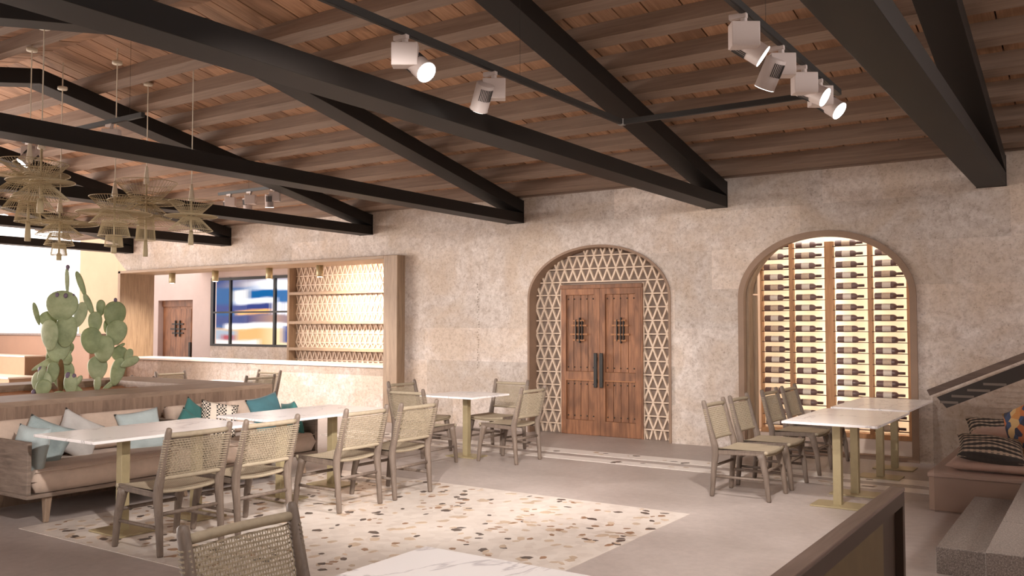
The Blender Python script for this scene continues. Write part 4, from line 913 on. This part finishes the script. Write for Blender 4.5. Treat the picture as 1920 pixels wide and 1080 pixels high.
put_pillow('throw_pillow', 'teal', (-7.42, 6.74, 0.58), (75, 8, 160), 0.38, 0.13, 'teal pillow against the right arm under the table edge', 9)

# ------------------------------------------------------------------ booth seating at the far left
bt = thing('booth_bench', 'tall stepped tan booth bench under the bright left windows', 'bench', (0, 9.5, 0))
obj('back_rest', MB().box(-22.0, -16.05, 0.0, 0.30, 0, 1.40), M['booth'], bt, bevel=0.02); obj('cap', MB().box(-22.0, -16.03, -0.02, 0.32, 1.40, 1.44), M['rail_top'], bt)
obj('ledge', MB().box(-22.0, -17.58, -0.42, 0.0, 0, 0.98), M['booth_pale'], bt, bevel=0.01); obj('ledge_lit_top', MB().box(-22.0, -17.56, -0.44, 0.0, 0.98, 1.005), M['booth_lit_top'], bt)  # thin pale slabs paint sky light onto the ledge and seat tops
obj('seat', MB().box(-22.0, -17.0, -1.0, -0.42, 0, 0.60), M['booth_pale'], bt, bevel=0.01); obj('seat_lit_top', MB().box(-22.0, -17.0, -1.02, -0.42, 0.60, 0.63), M['booth_lit_top'], bt)

# ------------------------------------------------------------------ right: stair, glass balustrade, bench, railing
for i in range(4):
    x0 = -0.95 + 0.36 * i; z = 0.17 * (i + 1)
    t = thing('stair_step', '%s speckled grey stone step of the stair at right' % ['lowest', 'second', 'third', 'fourth'][i], 'step', (x0, 0, 0), 0, 'stone stair steps')
    for y0, y1 in (((6.335, 8.37),) if i == 0 else ((5.6, 6.53), (6.54, 8.37))): obj('tread', MB().box(0, 0.36 if i < 3 else 1.6, y0, y1, z - 0.17 if i == 0 else z - 0.18, z), M['granite'], t, bevel=0.004)
    if i: obj('riser_core', MB().box(0.01, 0.36 if i < 3 else 1.6, 5.61, 8.36, 0, z - 0.18), M['granite'], t)
bal = thing('glass_balustrade', 'glass stair balustrade with a dark walnut handrail at right', 'balustrade', (0, 8.4, 0))
sl = 0.455
hz = lambda x: 1.035 + (x + 1.28) * sl
obj('glass_panel', MB().prism([(-1.262, 0.0), (1.0, 0.0), (1.0, hz(1.0) - 0.06), (-1.262, hz(-1.262) - 0.06)], -0.006, 0.006), M['glass'], bal)
a, b = Vector((-1.29, 0, 1.02)), Vector((1.0, 0, hz(1.0) - 0.01))
obj('handrail', MB().bar(a, b, 0.11, 0.055), M['hand_top'], bal, bevel=0.005)
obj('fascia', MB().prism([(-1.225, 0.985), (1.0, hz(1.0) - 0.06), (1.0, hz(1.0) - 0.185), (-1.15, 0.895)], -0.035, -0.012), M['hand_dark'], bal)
for k in range(4):  # pale bars paint reflected stripes onto the dark fascia
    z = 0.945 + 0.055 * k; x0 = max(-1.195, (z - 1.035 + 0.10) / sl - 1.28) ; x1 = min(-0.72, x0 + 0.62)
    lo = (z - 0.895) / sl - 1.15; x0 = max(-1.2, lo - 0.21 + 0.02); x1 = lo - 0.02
    obj('fascia_reflection', MB().box(x0, x1, -0.042, -0.034, z - 0.010, z + 0.010), M['hand_reflection'], bal)
dbn = thing('day_bench', 'low pinkish built-in bench with a thin cushion behind the stair glass', 'bench', (0, 0, 0))
obj('base', MB().box(-1.315, 1.2, 8.46, 10.7, 0, 0.29), M['bench'], dbn, bevel=0.006); obj('cap', MB().box(-1.325, 1.2, 8.45, 10.7, 0.29, 0.325), M['bench_cap'], dbn, bevel=0.006)
obj('seat_cushion', cushion(1.25, 2.1, 0.11, 20, 0.3), M['pink'], dbn, True, loc=(-0.58, 9.64, 0.375))
obj('seat_cushion', cushion(1.2, 2.1, 0.11, 20, 0.3), M['pink'], dbn, True, loc=(0.64, 9.64, 0.375))
put_pillow('throw_pillow', 'stripes', (-0.87, 8.86, 0.51), (14, 5, 8), 0.54, 0.17, 'black and cream striped pillow at the front of the right bench', 11, 'pillows on the right bench')
put_pillow('throw_pillow', 'pink', (-0.86, 9.45, 0.54), (14, -6, 5), 0.48, 0.17, 'plain pink pillow between the two striped ones', 12, 'pillows on the right bench')
put_pillow('throw_pillow', 'stripes', (-0.95, 10.05, 0.55), (22, 0, 10), 0.50, 0.14, 'black and cream striped pillow farther back on the right bench', 13, 'pillows on the right bench')
put_pillow('throw_pillow', 'patch', (-0.60, 9.14, 0.68), (76, -28, -38), 0.50, 0.17, 'blue and orange patchwork pillow standing at the right edge', 14, 'pillows on the right bench')
rl = thing('railing', 'dark walnut framed low railing with olive panels in the bottom right corner', 'railing', (0, 0, 0))
obj('top_rail', MB().box(-0.80, -0.74, 0.4, 4.15, 0.885, 0.90), M['rail_top'], rl, bevel=0.003)
obj('frame', MB().box(-0.795, -0.742, 0.4, 4.145, 0.83, 0.885).box(-0.795, -0.742, 4.105, 4.145, 0, 0.83).box(-0.795, -0.742, 0.4, 4.145, 0.0, 0.07), M['rail_side'], rl, bevel=0.002)
obj('recess', MB().box(-0.79, -0.776, 0.4, 4.105, 0.07, 0.83), M['rail_side'], rl); obj('mullion', MB().box(-0.776, -0.762, 3.78, 3.83, 0.07, 0.83), M['rail_side'], rl)
obj('olive_panel', MB().box(-0.776, -0.758, 0.45, 3.78, 0.07, 0.835), M['olive'], rl)
